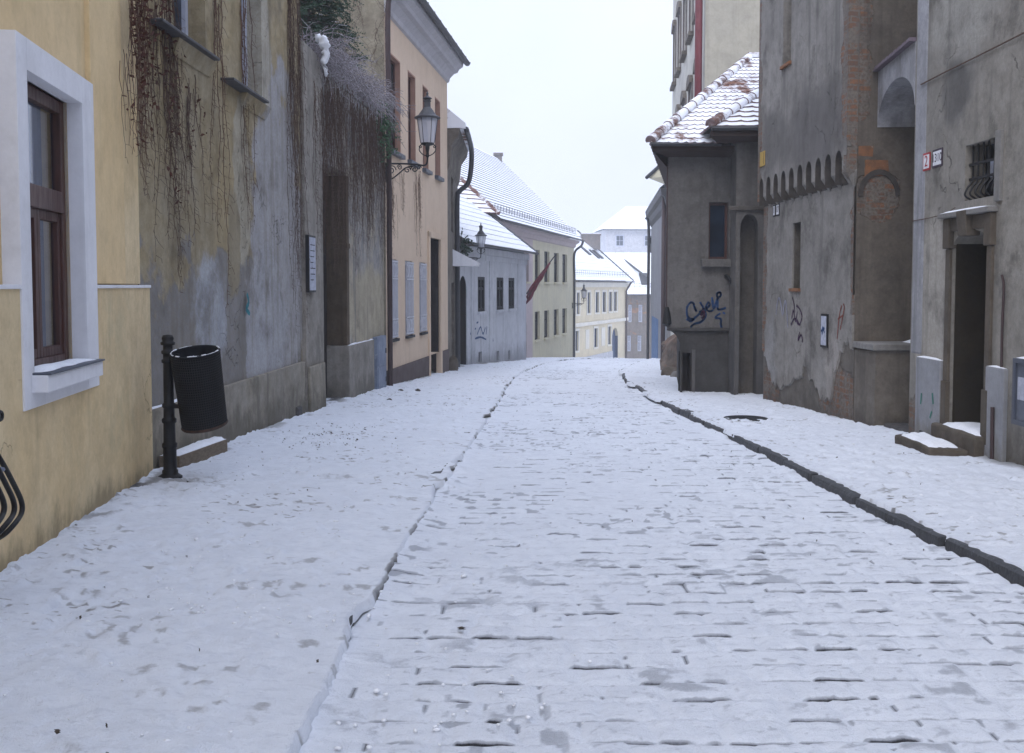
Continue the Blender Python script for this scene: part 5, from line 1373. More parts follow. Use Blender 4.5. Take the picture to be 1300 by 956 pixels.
# lower wall, set back under the jetty, with its dark doorway
kd = (uk(867), uk(879), -2, zat(447, 18.8), .4)
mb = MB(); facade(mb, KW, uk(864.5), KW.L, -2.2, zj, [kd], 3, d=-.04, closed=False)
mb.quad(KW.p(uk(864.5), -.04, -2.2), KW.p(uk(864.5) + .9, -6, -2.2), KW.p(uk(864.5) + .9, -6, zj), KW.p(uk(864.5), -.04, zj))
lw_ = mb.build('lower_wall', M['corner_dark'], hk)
mb = MB(); ring = [KW.p(0.0, -.01, zj - .001)] 
for k in range(9):
    g = math.pi / 2 * k / 8; ring.append(KW.p(.29 * math.sin(g) ** 1.0 * 1.0, -.01, zj - .52 + .50 * math.cos(g)))
ring.append(KW.p(.29, -.01, zj - .001)); mb.prism(ring, KW.p(.9, -5, 0) - KW.p(0, 0, 0)); mb.build('jetty_bracket', M['corner_dark'], hk)
reveal_shade(KW, hk, kd, M['wood_dark'])
mb = MB(); mb.wbox(KW, kd[0], kd[1], -.4, -.36, -2, kd[3]); mb.build('door', M['wood_dark'], hk)
mb = MB(); mb.wbox(KW, kd[1] + .005, kd[1] + .07, -.06, .0, -2, kd[3] + .05); mb.build('door_jamb', M['corner_house'], hk, bevel=.008)
mb = MB(); mb.wbox(KW, .02, uk(930), -.03, .03, zj - .03, zj + .03); mb.build('string_course', M['corner_dark'], hk, bevel=.01)
# right hand part, slightly forward, with a deep niche
nh = (WR_.u(939), WR_.u(962), -1.6, zat(272, 18.2), .35); zR = zat(163, 18.1)
mb = MB(); facade(mb, WR_, .001, WR_.L, -2.2, zR + .1, [nh], 4); arch_fill(mb, WR_, nh[0], nh[1], nh[3] - .25, nh[3], -.001, -.3); mb.build('forward_wall', M['corner_house'], hk, weld=False)
mb = MB(); mb.wbox(WR_, nh[0] + .001, nh[1] - .001, -.36, -.345, -1.6, nh[3]); mb.build('niche_back', M['niche'], hk)
mb = MB(); mb.wbox(WR_, nh[0] - .22, nh[1] + .1, -.02, .05, nh[3] + .06, nh[3] + .14); mb.build('niche_cornice', M['niche'], hk, bevel=.02)
mb = MB(); mb.tube(smooth_path([WK.p(uk(921), .02, zat(350, 18.7)), WK.p(uk(926), .16, zat(358, 18.7)), WK.p(uk(933), .06, zat(373, 18.7))]), .035, 6); mb.tube([WK.p(uk(925), .1, zat(354, 18.7)), WK.p(uk(936), .03, zat(350, 18.7))], .02, 5)
mb.build('iron_bracket', M['black'], hk)
spray('spray_tag', WK, hk, d=.004, r=.019, mat=M['tagblue'], lines=[[(881, 386), (877, 384), (872, 391), (873, 402), (879, 405), (885, 401), (890, 396), (894, 391)], [(880, 384), (882, 391), (884, 395)],
    [(889, 384), (893, 391), (896, 399), (894, 405), (889, 409), (882, 411), (878, 414), (877, 418)], [(888, 396), (892, 395), (895, 397)],
    [(897, 392), (901, 387), (899, 384), (896, 391), (900, 395), (905, 394)], [(904, 378), (906, 392), (911, 378), (911, 391), (914, 393), (921, 391)],
    [(911, 378), (910, 373), (914, 371), (915, 375), (911, 379)], [(914, 398), (908, 403), (915, 405), (915, 412), (917, 418)], [(872, 405), (877, 408), (881, 405)], [(918, 397), (920, 398)]])
spray('spray_tag', WK, hk, [[(890, 400), (893, 395), (894, 401), (891, 404)]], .022, M['tagpurple'], .006)
# roofs
RA, RB = at(826.5, 181, 18.35), at(952, 72, 21.8)
e2 = Vector((5.6, 18.25, RA.z)); rid2 = Vector((6.4, 21.8, RB.z))
mb = MB()
tiled_roof(mb, RA, e2, RB, rid2, 22, 20, .020, .28)
lft = Vector((4.3, 28.2, RA.z)); tiled_roof(mb, RA, lft, RB, RB + Vector((.2, 2.2, 0)), 22, 22, .020, .28)
rf = mb.build('roof', [M['tile_snow'], M['tile_edge']], hk, weld=False)
mb = MB(); ridge_row(mb, RA + Vector((0, 0, .04)), RB, .088, .37); ridge_row(mb, RB, rid2, .088, .37); mb.build('ridge_tile', [M['ridge'], M['tile_edge']], rf, weld=False, smooth=True)
SA, SB = at(903, 161, 17.72), at(970, 114, 19.7)
s2 = Vector((6.6, 17.62, SA.z))
mb = MB(); tiled_roof(mb, SA, s2, SB, Vector((7.2, 19.7, SB.z)), 8, 12, .035, .25)
tiled_roof(mb, SA + Vector((-.02, 2.4, 0)), SA, SB + Vector((0, 2.2, 0)), SB, 8, 6, .035, .25)
rf2 = mb.build('roof', [M['snow'], M['tile_edge']], hk, weld=False)
mb = MB(); ridge_row(mb, SA + Vector((0, 0, .05)), SB + (SB - SA) * .5, .088, .37); mb.build('ridge_tile', [M['ridge'], M['tile_edge']], rf2, weld=False, smooth=True)
mb = MB()
z = RA.z - .05
mb.hexa([(RA.x + .02, 18.38, z - .08), (4.6, 18.38, z - .08), (4.6, 18.76, z - .16), (2.82, 18.76, z - .16), (RA.x + .02, 18.38, z), (4.6, 18.38, z), (4.6, 19.2, z), (2.9, 19.2, z)])
mb.hexa([(RA.x + .02, 18.38, z - .08), (2.82, 18.76, z - .34), (4.5, 27.5, z - .34), (4.2, 27.5, z - .08), (RA.x + .02, 18.38, z), (2.9, 19.2, z), (4.5, 27.5, z), (4.2, 27.5, z)])
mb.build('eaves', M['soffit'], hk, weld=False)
z = SA.z - .05
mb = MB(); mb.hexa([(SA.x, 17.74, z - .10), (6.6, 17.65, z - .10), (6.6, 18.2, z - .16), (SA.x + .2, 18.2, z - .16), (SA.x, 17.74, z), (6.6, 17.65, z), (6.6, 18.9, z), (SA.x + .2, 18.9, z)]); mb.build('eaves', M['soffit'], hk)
mb = MB(); gut = [(RA + Vector((.0, -.03, -.03))), Vector((SA.x + .3, 18.33, RA.z - .03))]; mb.tube(gut, .04, 6); mb.build('gutter', M['gutter'], hk)
mb = MB(); mb.tube([SA + Vector((0, -.03, -.03)), s2 + Vector((0, -.03, -.03))], .04, 6); mb.build('gutter', M['gutter'], hk)
mb = MB(); x = xat(847, 18.9); mb.tube([(x - .02, 18.80, zj + .3), (x - .02, 18.80, 2.4), (x - .02, 18.80, 3.6)], .035, 6); mb.build('downpipe', M['pipe_brown'], hk)
mb = MB(); mb.lathe((x - .03, 18.75, zj + .05), [(.02, .0), (.09, .05), (.06, .25), (.03, .36)], 8); mb.build('rain_head', M['black'], hk)

# === rubble wall end behind it
t = thing('rubble_buttress', (4.1, 26.6, zroad(26.6)), 'crumbling stone and brick buttress with snow on top behind the corner house', 'wall')
mb = MB(); bmb = [(xat(843, 26), 26.2), (xat(868, 26.2), 26.2), (xat(872, 28), 29), (xat(846, 28), 29)]
g = zroad(27) + HR
mb.hexa([(x, y, g - .3) for x, y in bmb] + [(x + .1, y, g + h) for (x, y), h in zip(bmb, (.75, 1.35, 1.35, .6))])
ob = mb.build('masonry', M['rubble'], t); bm = bmesh.new(); bm.from_mesh(ob.data); bmesh.ops.subdivide_edges(bm, edges=bm.edges, cuts=7, use_grid_fill=True)
for v in bm.verts:
    q = v.co; v.co = q + Vector((float(vnoise(q.y * 3, q.z * 4, 3)) - .5, float(vnoise(q.x * 3, q.z * 4, 4)) - .5, float(vnoise(q.x * 3, q.y * 3, 5)) - .5)) * .28
bm.to_mesh(ob.data); bm.free()
rock('fallen_stone', (xat(851, 25.5), 25.5, g + .1), (.25, .2, .2), M['stone'], 'rounded fallen stone half buried in snow before the rubble buttress', 21)
rock('fallen_stone', (xat(861, 24.5), 24.5, g + .12), (.2, .2, .16), M['ledge'], 'pale fallen stone nearest the dark lower doorway', 27)

# === tall beige house behind
WF = Wall((5.13, 27.6), (6.35, 41.0), (0, 30)); WFg = Wall((5.13, 27.6), (12, 27.6), (8, 10))
hf = thing('tall_house', (5.5, 33, zroad(33)), 'tall beige house with red downpipe and arched brick window heads above the tiled roof', 'house')
uf = lambda px, d=0: WF.u(px, d)
hs = []
zA, zB = 5.55, 7.5
for k in range(5):
    u = 1.2 + k * 2.55; hs.append((u, u + 1.1, zA, zB, .25)); hs.append((u, u + 1.1, zB + 1.55, zB + 3.6, .25))
mb = MB(); facade(mb, WF, 0, WF.L, -2.6, 13.5, hs, 6, closed=False); mb.quad(WF.p(WF.L, 0, -3), WF.p(WF.L, -6, -3), WF.p(WF.L, -6, 13.5), WF.p(WF.L, 0, 13.5)); mb.build('wall', M['tall_front'], hf)
mb = MB(); mb.quad(WFg.p(.0, 0, -3), WFg.p(6.8, 0, -3), WFg.p(6.8, 0, 13.5), WFg.p(0, 0, 13.5)); mb.quad(WFg.p(0, 0, 13.5), WFg.p(6.8, 0, 13.5), WF.p(WF.L, -6, 13.5), WF.p(WF.L, 0, 13.5)); mb.build('gable', M['tall_house'], hf)
for i, h in enumerate(hs):
    window(WF, hf, h, M['frame_dark'], M['glass_pale'], 1, (.65,), .07)
    mb = MB(); a, b = h[0] - .16, h[1] + .16; c = (a + b) / 2; ring = []
    for k in range(9):
        g = math.pi * k / 8; ring.append(WF.p(c + (b - a) / 2 * math.cos(g), -.01, h[3] + .02 + .34 * math.sin(g)))
    mb.prism(ring, WF.p(0, .12, 0) - WF.p(0, -.01, 0)); mb.build('window_head', M['dark_house'], hf)
    mb = MB()
    mb.wbox(WF, h[0] - .16, h[0] - .004, -.01, .05, h[2], h[3]); mb.wbox(WF, h[1] + .004, h[1] + .16, -.01, .05, h[2], h[3]); mb.wbox(WF, h[0] - .16, h[1] + .16, -.01, .06, h[3] + .003, h[3] + .03); mb.build('window_trim', M['chimney'], hf, weld=False)
    sill(WF, hf, h[0], h[1], h[2], .16, M['dark_house'], .12, .12)
mkpipe(hf, 'downpipe', [WF.p(.12, .16, 13.4), WF.p(.12, .16, 2)], .10, M['pipe_red'])
mb = MB(); mb.wbox(WF, -.2, WF.L, -.3, .45, 13.3, 13.7); mb.build('cornice', M['tall_house'], hf)
# === plain grey house further down
WS = Wall((6.25, 41.2), (7.38, 54.5), (0, 45))
hs_ = thing('plain_grey_house', (6.8, 48, zroad(48)), 'plain grey house with dark eaves and blue door beyond the tall house', 'house')
bd = (WS.u(836), WS.u(828.5), -3, zat(405, 48), .12); bd = (min(bd[:2]), max(bd[:2])) + bd[2:]
mb = MB(); facade(mb, WS, 0, WS.L, -4, 5.0, [bd], 6); mb.build('wall', M['slate_house'], hs_)
mb = MB(); mb.wbox(WS, bd[0], bd[1], -.12, .03, -3, bd[3]); mb.build('door', M['blue'], hs_, bevel=.01)
mb = MB(); mb.prism([WS.p(-.2, d, z) for d, z in ((0, 4.5), (.1, 4.7), (.15, 4.95), (.28, 5.05), (.32, 5.3), (0, 5.3))], WS.p(WS.L + .3, 0, 0) - WS.p(0, 0, 0)); mb.build('eaves', M['gutter'], hs_)
mb = MB(); mb.quad(WS.p(-.2, .34, 5.32), WS.p(WS.L + .3, .34, 5.32), WS.p(WS.L + .3, -3, 8), WS.p(-.2, -3, 8)); mb.quad(WS.p(-.2, -6, 5.32), WS.p(WS.L + .3, -6, 5.32), WS.p(WS.L + .3, -3, 8), WS.p(-.2, -3, 8)); mb.build('roof', M['snow'], hs_)
mkpipe(hs_, 'downpipe', smooth_path([WS.p(WS.L + .0, .28, 5.0), WS.p(WS.L - .1, .14, 4.5), WS.p(WS.L - .1, .14, 1), WS.p(WS.L - .1, .14, -2.6)]), .08, M['gutter'])
mb = MB(); a_, b_, c_ = at(823, 226, 46), at(846, 224, 45), at(846, 203, 45); mb.prism([a_, b_, c_], (1.2, 3, 0)); dm = mb.build('dormer', M['pale_yellow'], hs_)
mb = MB(); mb.tube([a_ + Vector((-.1, -.05, 0)), c_ + Vector((.1, -.05, .1))], .09, 4); mb.build('fascia', M['gutter'], dm)
mkpipe(hs_, 'downpipe', [WS.p(.5, .14, 5.0), WS.p(.5, .14, 1), WS.p(.5, .14, -1.8)], .09, M['pipe_brown'])
WS2 = Wall((7.75, 55.5), (9.3, 68), (0, 60))
h2 = thing('low_grey_house', (8, 60, zroad(60)), 'low grey house, only its wall edge and eaves showing past the plain grey one', 'house')
mb = MB(); facade(mb, WS2, 0, WS2.L, -5, 3.7, [], 5); mb.build('wall', M['slate_house'], h2)
mb = MB(); mb.prism([WS2.p(-.2, d, z) for d, z in ((0, 3.3), (.12, 3.6), (.3, 3.7), (.3, 4.0), (0, 4.0))], WS2.p(WS2.L, 0, 0) - WS2.p(0, 0, 0)); mb.build('eaves', M['gutter'], h2)
mb = MB(); mb.quad(WS2.p(-.2, .34, 4.01), WS2.p(WS2.L, .34, 4.01), WS2.p(WS2.L, -3, 6.4), WS2.p(-.2, -3, 6.4)); mb.quad(WS2.p(-.2, -6, 4.01), WS2.p(WS2.L, -6, 4.01), WS2.p(WS2.L, -3, 6.4), WS2.p(-.2, -3, 6.4)); mb.build('roof', M['snow'], h2)
# ---------------------------------------------------------------- street furniture, lamps, plants
# === litter bin on a cast iron post
bx, by = xat(213, 8.6), 8.6; bz = zroad(by) + HL + .01
lb = thing('litter_bin', (bx, by, bz), 'black mesh litter bin hung on a ringed cast iron post beside the yellow house', 'litter bin')
mb = MB(); S = 1.2 / 1.2
mb.lathe((bx, by, bz), [(.10, 0), (.10, .02), (.085, .03), (.065, .045), (.065, .07), (.055, .08), (.055, .26), (.062, .27), (.062, .30), (.050, .31), (.048, .47), (.060, .48), (.060, .51), (.046, .52),
    (.045, .60), (.056, .61), (.056, .635), (.043, .645), (.041, .98), (.054, .985), (.054, 1.01), (.041, 1.015), (.041, 1.055), (.054, 1.06), (.054, 1.085), (.040, 1.09), (.040, 1.13),
    (.058, 1.135), (.060, 1.155), (.045, 1.165), (.050, 1.19), (.040, 1.215), (.0, 1.222)], 20)
mb.build('post', M['black'], lb, smooth=True)
cx_, cy_ = bx + .255, by - .03; zt, zb = bz + 1.075, bz + .46
def ringpt(t, g, dr=0): # t 0 bottom..1 top
    r = .178 + .016 * t + dr; tilt = .055
    x = cx_ + (1 - t) * .055 - .01 + r * math.cos(g); y = cy_ + r * math.sin(g)
    return Vector((x, y - .055 * t + .03, zb + (zt - zb) * t + tilt * math.cos(g) * (.3 - t * .15) + .20 * r * math.sin(g)))
mb = MB(); n = 40
for k in range(n):
    g0, g1 = 2 * math.pi * k / n, 2 * math.pi * (k + 1) / n
    for dr in (0, -.012): mb.quad(ringpt(0, g0, dr), ringpt(0, g1, dr), ringpt(1, g1, dr), ringpt(1, g0, dr))
    mb.quad(ringpt(.03, g0, -.012), ringpt(.03, g1, -.012), ringpt(.02, 0, -.19))
bk = mb.build('basket', M['bin'], lb, smooth=True)
mb = MB()                                             # the raised wire mesh
for k in range(64):
    g = 2 * math.pi * k / 64; mb.tube([ringpt(.0, g, .004), ringpt(1, g, .004)], .0036, 4, caps=False)
for j in range(30):
    t = (j + .5) / 30; mb.tube([ringpt(t, 2 * math.pi * k / 40, .004) for k in range(41)], .0036, 4, caps=False)
mb.build('mesh', M['binwire'], bk, weld=False)
for (t, nm, mt, rr) in ((1, 'rim', 'bin', .013), (0, 'bottom_ring', 'rust', .014)):
    mb = MB(); mb.tube([ringpt(t, 2 * math.pi * k / 40) for k in range(41)], rr, 6, caps=False); mb.build(nm, M[mt], bk, smooth=True, weld=False)
mb = MB()
for k in range(26):
    g0, g1 = -.2 + 5.0 * k / 26 + 2.2, -.2 + 5.0 * (k + 1) / 26 + 2.2
    a = lambda g: ringpt(1, g) + Vector((0, 0, .010)); mb.tube([a(g0), a(g1)], .003 + .006 * R(), 5) if R() < .75 else None
mb.build('snow', M['snow'], bk, weld=False, smooth=True)
rk = MB(); c = ringpt(.86, 0, -.19); rk.lathe((c.x - .02, c.y, c.z - .08), [(.0, .0), (.12, .02), (.14, .06), (.10, .10), (.04, .12), (0, .12)], 12)
props(rk.build('rubbish_bag', M['paper'], None, smooth=True, rough=.008), 'crumpled pale rubbish inside the black litter bin', 'rubbish')
mb = MB()
for z in (.60, 1.03): mb.box(bx - .01, bx + .09, by - .03, by + .03, bz + z, bz + z + .03)
mb.build('bracket', M['black'], lb, weld=False)

# === wooden beam at the wall foot
A, B = at(228, 598, 9.05), at(289, 566, 10.4)
A.z = zroad(A.y) + HL; B.z = zroad(B.y) + HL
wb = thing('wooden_beam', (A + B) / 2, 'snow topped wooden beam lying along the wall behind the litter bin', 'beam')
n_ = Vector((-(B - A).y, (B - A).x, 0)).normalized(); 
if n_.x > 0: n_ = -n_
mb = MB(); w = .19
a0, a1 = A, B
mb.hexa([a0 - Vector((0, 0, .06)), a1 - Vector((0, 0, .06)), a1 + n_ * w - Vector((0, 0, .06)), a0 + n_ * w - Vector((0, 0, .06)), a0 + Vector((0, 0, .14)), a1 + Vector((0, 0, .14)), a1 + n_ * w + Vector((0, 0, .14)), a0 + n_ * w + Vector((0, 0, .14))])
mb.build('timber', M['wood_old'], wb, bevel=.008)
mb = MB(); n = 24; L = (B - A)
for i in range(n):
    for j in range(5):
        def P(i, j):
            ed = 0 if (j in (0, 5) or i in (0, n)) else 1
            return A + L * (i / n * .985 + .008) + n_ * (.006 + (w - .012) * j / 5) + Vector((0, 0, .141 + ed * .028 * (.5 + float(vnoise(i * .5, j * .7, 8)))))
        mb.quad(P(i, j), P(i + 1, j), P(i + 1, j + 1), P(i, j + 1))
mb.build('snow', M['snow'], wb, smooth=True)

# === bicycle rack on the yellow wall
bp = WY.p(WY.u(2), 0, .2)
br = thing('bicycle_rack', bp, 'black bent tube bicycle rack fixed to the yellow wall', 'bicycle rack')
u0 = WY.u(-14)
def rk_(px, py, d): u, z = WY.hit(px, py, d); return WY.p(u, d, z)
for k, (off, dd) in enumerate(((0, .26), (-10, .30), (-23, .34))):
    mb = MB(); mb.tube(smooth_path([rk_(-26 + off, 560, .03), rk_(-12 + off, 566, dd * .8), rk_(2 + off, 586, dd), rk_(16 + off, 612, dd), rk_(27 + off, 636, dd), rk_(27 + off, 652, dd), rk_(16 + off, 668, dd), rk_(2 + off, 681, dd * .8), rk_(-20 + off, 692, .03)], 8), .0125, 8)
    mb.build('loop', M['black'], br, smooth=True)
mb = MB(); mb.tube([rk_(-60, 520, .2), rk_(-20, 524, .2), rk_(-2, 528, .2)], .0125, 8); c = rk_(0, 528, .2)
mb.tube([c + Vector((.0, .02 * math.cos(g), .02 * math.sin(g))) for g in np.linspace(0, 2 * math.pi, 17)], .009, 6, caps=False); mb.build('top_rail', M['black'], br, smooth=True, weld=False)
mb = MB(); mb.tube([rk_(-40, 590, .28), rk_(4, 596, .29)], .010, 8); mb.build('tie_bar', M['cabinet'], br, smooth=True)
mb = MB(); mb.wbox(WY, u0 - .3, u0 - .24, .001, .012, .1, .85); mb.build('wall_plate', M['black'], br)

# === wall lamps
def scroll(c, r, tu, tz, turns=1.6, rev=False, n=26):
    P = []
    for k in range(n + 1):
        t = k / n; g = turns * 2 * math.pi * t; rr = r * (1 - .82 * t)
        P.append(c + tu * (rr * math.cos(g) * (-1 if rev else 1)) + tz * (rr * math.sin(g)))
    return P
def wall_lamp(base, out, S, label):
    out = Vector((out[0], out[1], 0)).normalized(); up = Vector((0, 0, 1)); base = Vector(base)
    t = thing('wall_lamp', base, label, 'street lamp', 'old wall lamps along the street')
    q = lambda o, z: base + out * o * S + up * z * S
    mb = MB(); mb.tube([q(.0, .0), q(.015, -.06), q(.015, -.42), q(.0, -.46)], .028 * S, 6); mb.build('wall_plate', M['black'], t)
    mb = MB()
    mb.tube(smooth_path([q(.01, -.03), q(.4, -.03), q(.72, -.05), q(.86, -.07), q(.93, -.03), q(.95, .10)]), .020 * S, 8)
    arm = mb.build('arm', M['black'], t, smooth=True)
    mb = MB()
    mb.tube(smooth_path([q(.01, -.40), q(.16, -.36), q(.32, -.24), q(.45, -.13), q(.6, -.08)]), .016 * S, 6)
    mb.tube(scroll(q(.14, -.17), .11 * S, out, up), .012 * S, 5); mb.tube(scroll(q(.33, -.11), .06 * S, out, up, rev=True), .010 * S, 5)
    mb.tube(scroll(q(.50, -.17), .075 * S, out, up, 1.4), .012 * S, 5); mb.tube(scroll(q(.66, -.15), .085 * S, out, up, 1.5, True), .013 * S, 5)
    mb.tube(scroll(q(-.10 + .14, -.32), .05 * S, out, up), .009 * S, 5); mb.tube(scroll(q(.76, -.12), .05 * S, out, up, 1.3), .012 * S, 5)
    mb.build('scrollwork', M['black'], arm, smooth=True, weld=False)
    o = q(.95, .10)
    mb = MB(); mb.lathe(o, [(.02 * S, 0), (.035 * S, .02 * S), (.03 * S, .12 * S), (.045 * S, .20 * S), (.05 * S, .26 * S), (.145 * S, .285 * S), (.15 * S, .32 * S), (.0, .322 * S)], 18)
    for sg in (-1, 1):
        for ax in (out, Vector((-out.y, out.x, 0))):
            mb.tube(smooth_path([o + up * .04 * S, o + ax * sg * .10 * S + up * .07 * S, o + ax * sg * .18 * S + up * .16 * S, o + ax * sg * .17 * S + up * .25 * S, o + ax * sg * .14 * S + up * .29 * S]), .011 * S, 5)
            mb.tube(scroll(o + ax * sg * .155 * S + up * .235 * S, .035 * S, ax, up, 1.2, sg < 0), .009 * S, 5)
    mb.build('lantern_base', M['black'], t, smooth=True, weld=False)
    z0, z1, r0, r1 = .325 * S, .86 * S, .150 * S, .225 * S
    mb = MB(); n = 12
    for k in range(n):
        g0, g1 = 2 * math.pi * k / n, 2 * math.pi * (k + 1) / n
        f = lambda g, r, z: o + Vector((r * math.cos(g), r * math.sin(g), z))
        mb.quad(f(g0, r0, z0), f(g1, r0, z0), f(g1, r1, z1), f(g0, r1, z1))
    gl_ = mb.build('glass', M['lantern'], t)
    mb = MB()
    for k in range(6):
        g = 2 * math.pi * k / 6; mb.tube([f(g, r0 + .003, z0), f(g, r1 + .003, z1)], .007 * S, 4)
    mb.tube([o + up * z0, o + up * (z0 + .3 * S)], .02 * S, 6)
    mb.build('glazing_bar', M['gutter'], gl_, weld=False)
    mb = MB(); mb.lathe(o + up * z1, [(.225 * S, -.01 * S), (.285 * S, -.005 * S), (.29 * S, .02 * S), (.20 * S, .07 * S), (.13 * S, .17 * S), (.095 * S, .22 * S), (.075 * S, .24 * S), (.07 * S, .36 * S), (.085 * S, .37 * S), (.085 * S, .39 * S), (.06 * S, .40 * S),
        (.10 * S, .43 * S), (.10 * S, .445 * S), (.03 * S, .49 * S), (.02 * S, .52 * S), (.03 * S, .545 * S), (.012 * S, .58 * S), (.0, .62 * S)], 20)
    mb.build('cap', M['gutter'], t, smooth=False)
    return t
wall_lamp(WG.p(ug(489.5), .0, zat(203.5, 20.9)), (1, -.02), .93, 'nearest old iron wall lamp with frosted lantern beside the dark downpipe of the apricot house')
b_ = WD.p(4.7, .1, 0); wall_lamp((b_.x, b_.y, zat(326, b_.y)), (1, -.15), .70, 'second old wall lamp, in front of the whitewashed house')
b_ = WP.p(WP.L - .9, .05, 0); wall_lamp((b_.x, b_.y, zat(384.5, b_.y)), (1, -.2), .8, 'farthest wall lamp, at the end of the pale yellow house before the cream facade')

# === manhole cover and litter in the snow
p = at(948, 533, 13.3); z = zroad(13.3) + HR
t = thing('manhole_cover', (p.x, p.y, z), 'dark wet manhole cover in the trodden snow on the pavement', 'manhole cover')
mb = MB(); mb.lathe((xat(948, 13.6), 13.6, z - .03), [(.29, 0), (.29, .046), (.27, .048), (.26, .042), (0, .042)], 28); mb.build('plate', M['black'], t)
for (px, D, s, lab) in ((508, 19.6, .055, 'dark clod of frozen litter in the snow near the cabinet'), (530, 19.6, .065, 'blackish clod of litter in the snow before the apricot house plinth'), (493.5, 17.2, .045, 'small dark clod near the gate pier')):
    q = gl(px, D); rock('frozen_clod', (q.x, q.y, q.z + .02), (s, s * .8, s * .6), M['debris'], lab, int(px), cat='debris')
db = MB()
def bit(x, y, z, s):
    a = U(0, 6.28); pts = [Vector((math.cos(a + k * 1.57) * s * U(.5, 1.2), math.sin(a + k * 1.57) * s * U(.4, 1), U(0, .012))) + Vector((x, y, z)) for k in range(4)]
    db.quad(*pts); db.quad(*[p + Vector((0, 0, .006)) for p in pts])
for k in range(110):
    side = R()
    y = 3 + 17 * R() ** 1.5
    if side < .5: x = U(float(wl(y)) + .3, float(xl(y))); h = HL
    elif side < .7: x = U(float(xr(y)) + .1, 4.4); h = HR
    else: x = U(float(xl(y)), float(xr(y))); h = 0
    bit(x, y, zroad(y) + h + .026, U(.004, .012) * (2.2 if R() < .06 else 1))
for k in range(110):                                   # denser crumbs in the trodden patch beside the wall
    x, y = random.gauss(-2.05, .33), random.gauss(11.6, .8); bit(x, y, zroad(y) + HL + .03, U(.005, .018))
o = db.build('debris', M['debris'], None, weld=False, fix=False); o['kind'] = 'stuff'
# crumbs of trodden snow
bm = bmesh.new()
cl = [(U(-3, 0), U(3.5, 14)) for _ in range(46)]
for k in range(800):
    y = 3.0 + 16 * R() ** 1.6
    r_ = R()
    if r_ < .55: x = random.gauss(float(xl(y)) - .9, .6); h = HL
    elif r_ < .8: x = U(float(xr(y)) + .15, 4.3); h = HR
    else: x = random.gauss(float(xl(y)) + .25, .2); h = .0
    if R() < .5:
        c = random.choice(cl); x, y = random.gauss(c[0], .22), random.gauss(c[1], .16)
        h = HL if x < float(xl(y)) else 0
    if x < float(wl(y)) + .4 or y < 2.6: continue
    s = U(.004, .011) * (1.7 if R() < .06 else 1)
    mt = Matrix.Translation((x, y, zroad(y) + h + .02 + s * .2)) @ Matrix.Rotation(U(0, 6), 4, 'Z') @ Matrix.Diagonal((s * U(.8, 1.5), s * U(.7, 1.2), s * U(.45, .8), 1))
    bmesh.ops.create_icosphere(bm, subdivisions=1, radius=1, matrix=mt)
me = bpy.data.meshes.new('snow_crumbs'); bm.to_mesh(me); bm.free(); me.materials.append(M['snow']); me.polygons.foreach_set('use_smooth', [True] * len(me.polygons))
o = bpy.data.objects.new('snow_crumbs', me); COL.objects.link(o); o['kind'] = 'stuff'

# === climbing plants
def vine_stem(mb, W, u, z, L, r, wig=.05, d0=.015, lean=0, twigs=.62, leaf=None, leafp=0, dmax=.06, zmin=None):
    P, rs = [], []; du = 0; d = d0; n = max(5, int(L / .055)); wig *= .8
    for k in range(n + 1):
        t = k / n; P.append(W.p(u, d, z)); rs.append(max(.0016, r * (1 - .75 * t)))
        du = du * .55 + U(-1, 1) * wig * .5; u += du + lean * L / n; z -= L / n * U(.8, 1.2); d = min(dmax, max(.006, d + U(-.008, .009)))
        if zmin is not None and z < zmin: break
        if R() < twigs and 0 < k < n:
            sg = random.choice((-1, 1)); l = U(.04, .17)
            tw = [W.p(u, d, z), W.p(u + sg * l * .4, d + U(0, .03), z - l * U(-.2, .4)), W.p(u + sg * l * U(.5, .9), d + U(0, .05), z - l * U(.1, .8))]
            mb.tube(tw, [r * .5, r * .4, .0014], 3, caps=False)
        if leaf is not None and R() < leafp * (1.5 - 1.7 * t):
            for q in range(random.choice((1, 2, 3))):
                s = U(.014, .034); c = W.p(u + U(-.05, .05), d + U(.005, .05), z + U(-.05, .05)); a = Vector((U(-1, 1), U(-1, 1), U(-1, .2))).normalized() * s; b = Vector((U(-1, 1), U(-1, 1), U(-1, 1))).normalized() * s * .6
                leaf.quad(c - a - b * .3, c + b, c + a, c - b)
    mb.tube(P, rs[:len(P)], 4, caps=False)
def vine(name, W, label, specs, mat, leafmat=None, group='dry climbing vines'):
    mb, lf = MB(), MB()
    u, z, _ = specs[0][:3]
    for (uu_, z_, L, r, kw) in specs: vine_stem(mb, W, uu_, z_, L, r, leaf=lf if leafmat else None, **kw)
    t = thing(name, W.p(u, .02, z), label, 'vine', group)
    mb.build('stem', mat, t, weld=False, fix=False)
    if lf.f: lf.build('leaf', leafmat, t, weld=False, fix=False)
    return t
random.seed(21)
# at the corner of the yellow house
sp = []
for k in range(17):
    px = U(160, 188); py = U(-60, 20) ; u, z = WY.hit(px, py); sp.append((u, z, U(.6, 1.7), U(.004, .007), dict(leafp=.6, wig=.055, dmax=.10)))
for k in range(9):
    u, z = WY.hit(U(148, 175), U(20, 90)); sp.append((u, z, U(.3, .9), .003, dict(leafp=.15, wig=.03, twigs=.15)))
vine('climbing_vine', WY, 'dry vine with red brown leaves at the top corner of the yellow house', sp, M['vine'], M['leaf_red'])
sp = []
for k in range(15):
    px = random.choice((U(186, 205), U(180, 196), U(196, 216))); u, z = WE.hit(px, U(-40, 40)); sp.append((max(.03, u), z, U(1.0, 2.7), U(.004, .007), dict(leafp=.22, wig=.05)))
vine('climbing_vine', WE, 'dense tangle of dry stems between the yellow corner and the first upper window', sp, M['vine_dark'], M['leaf_red'])
sp = []
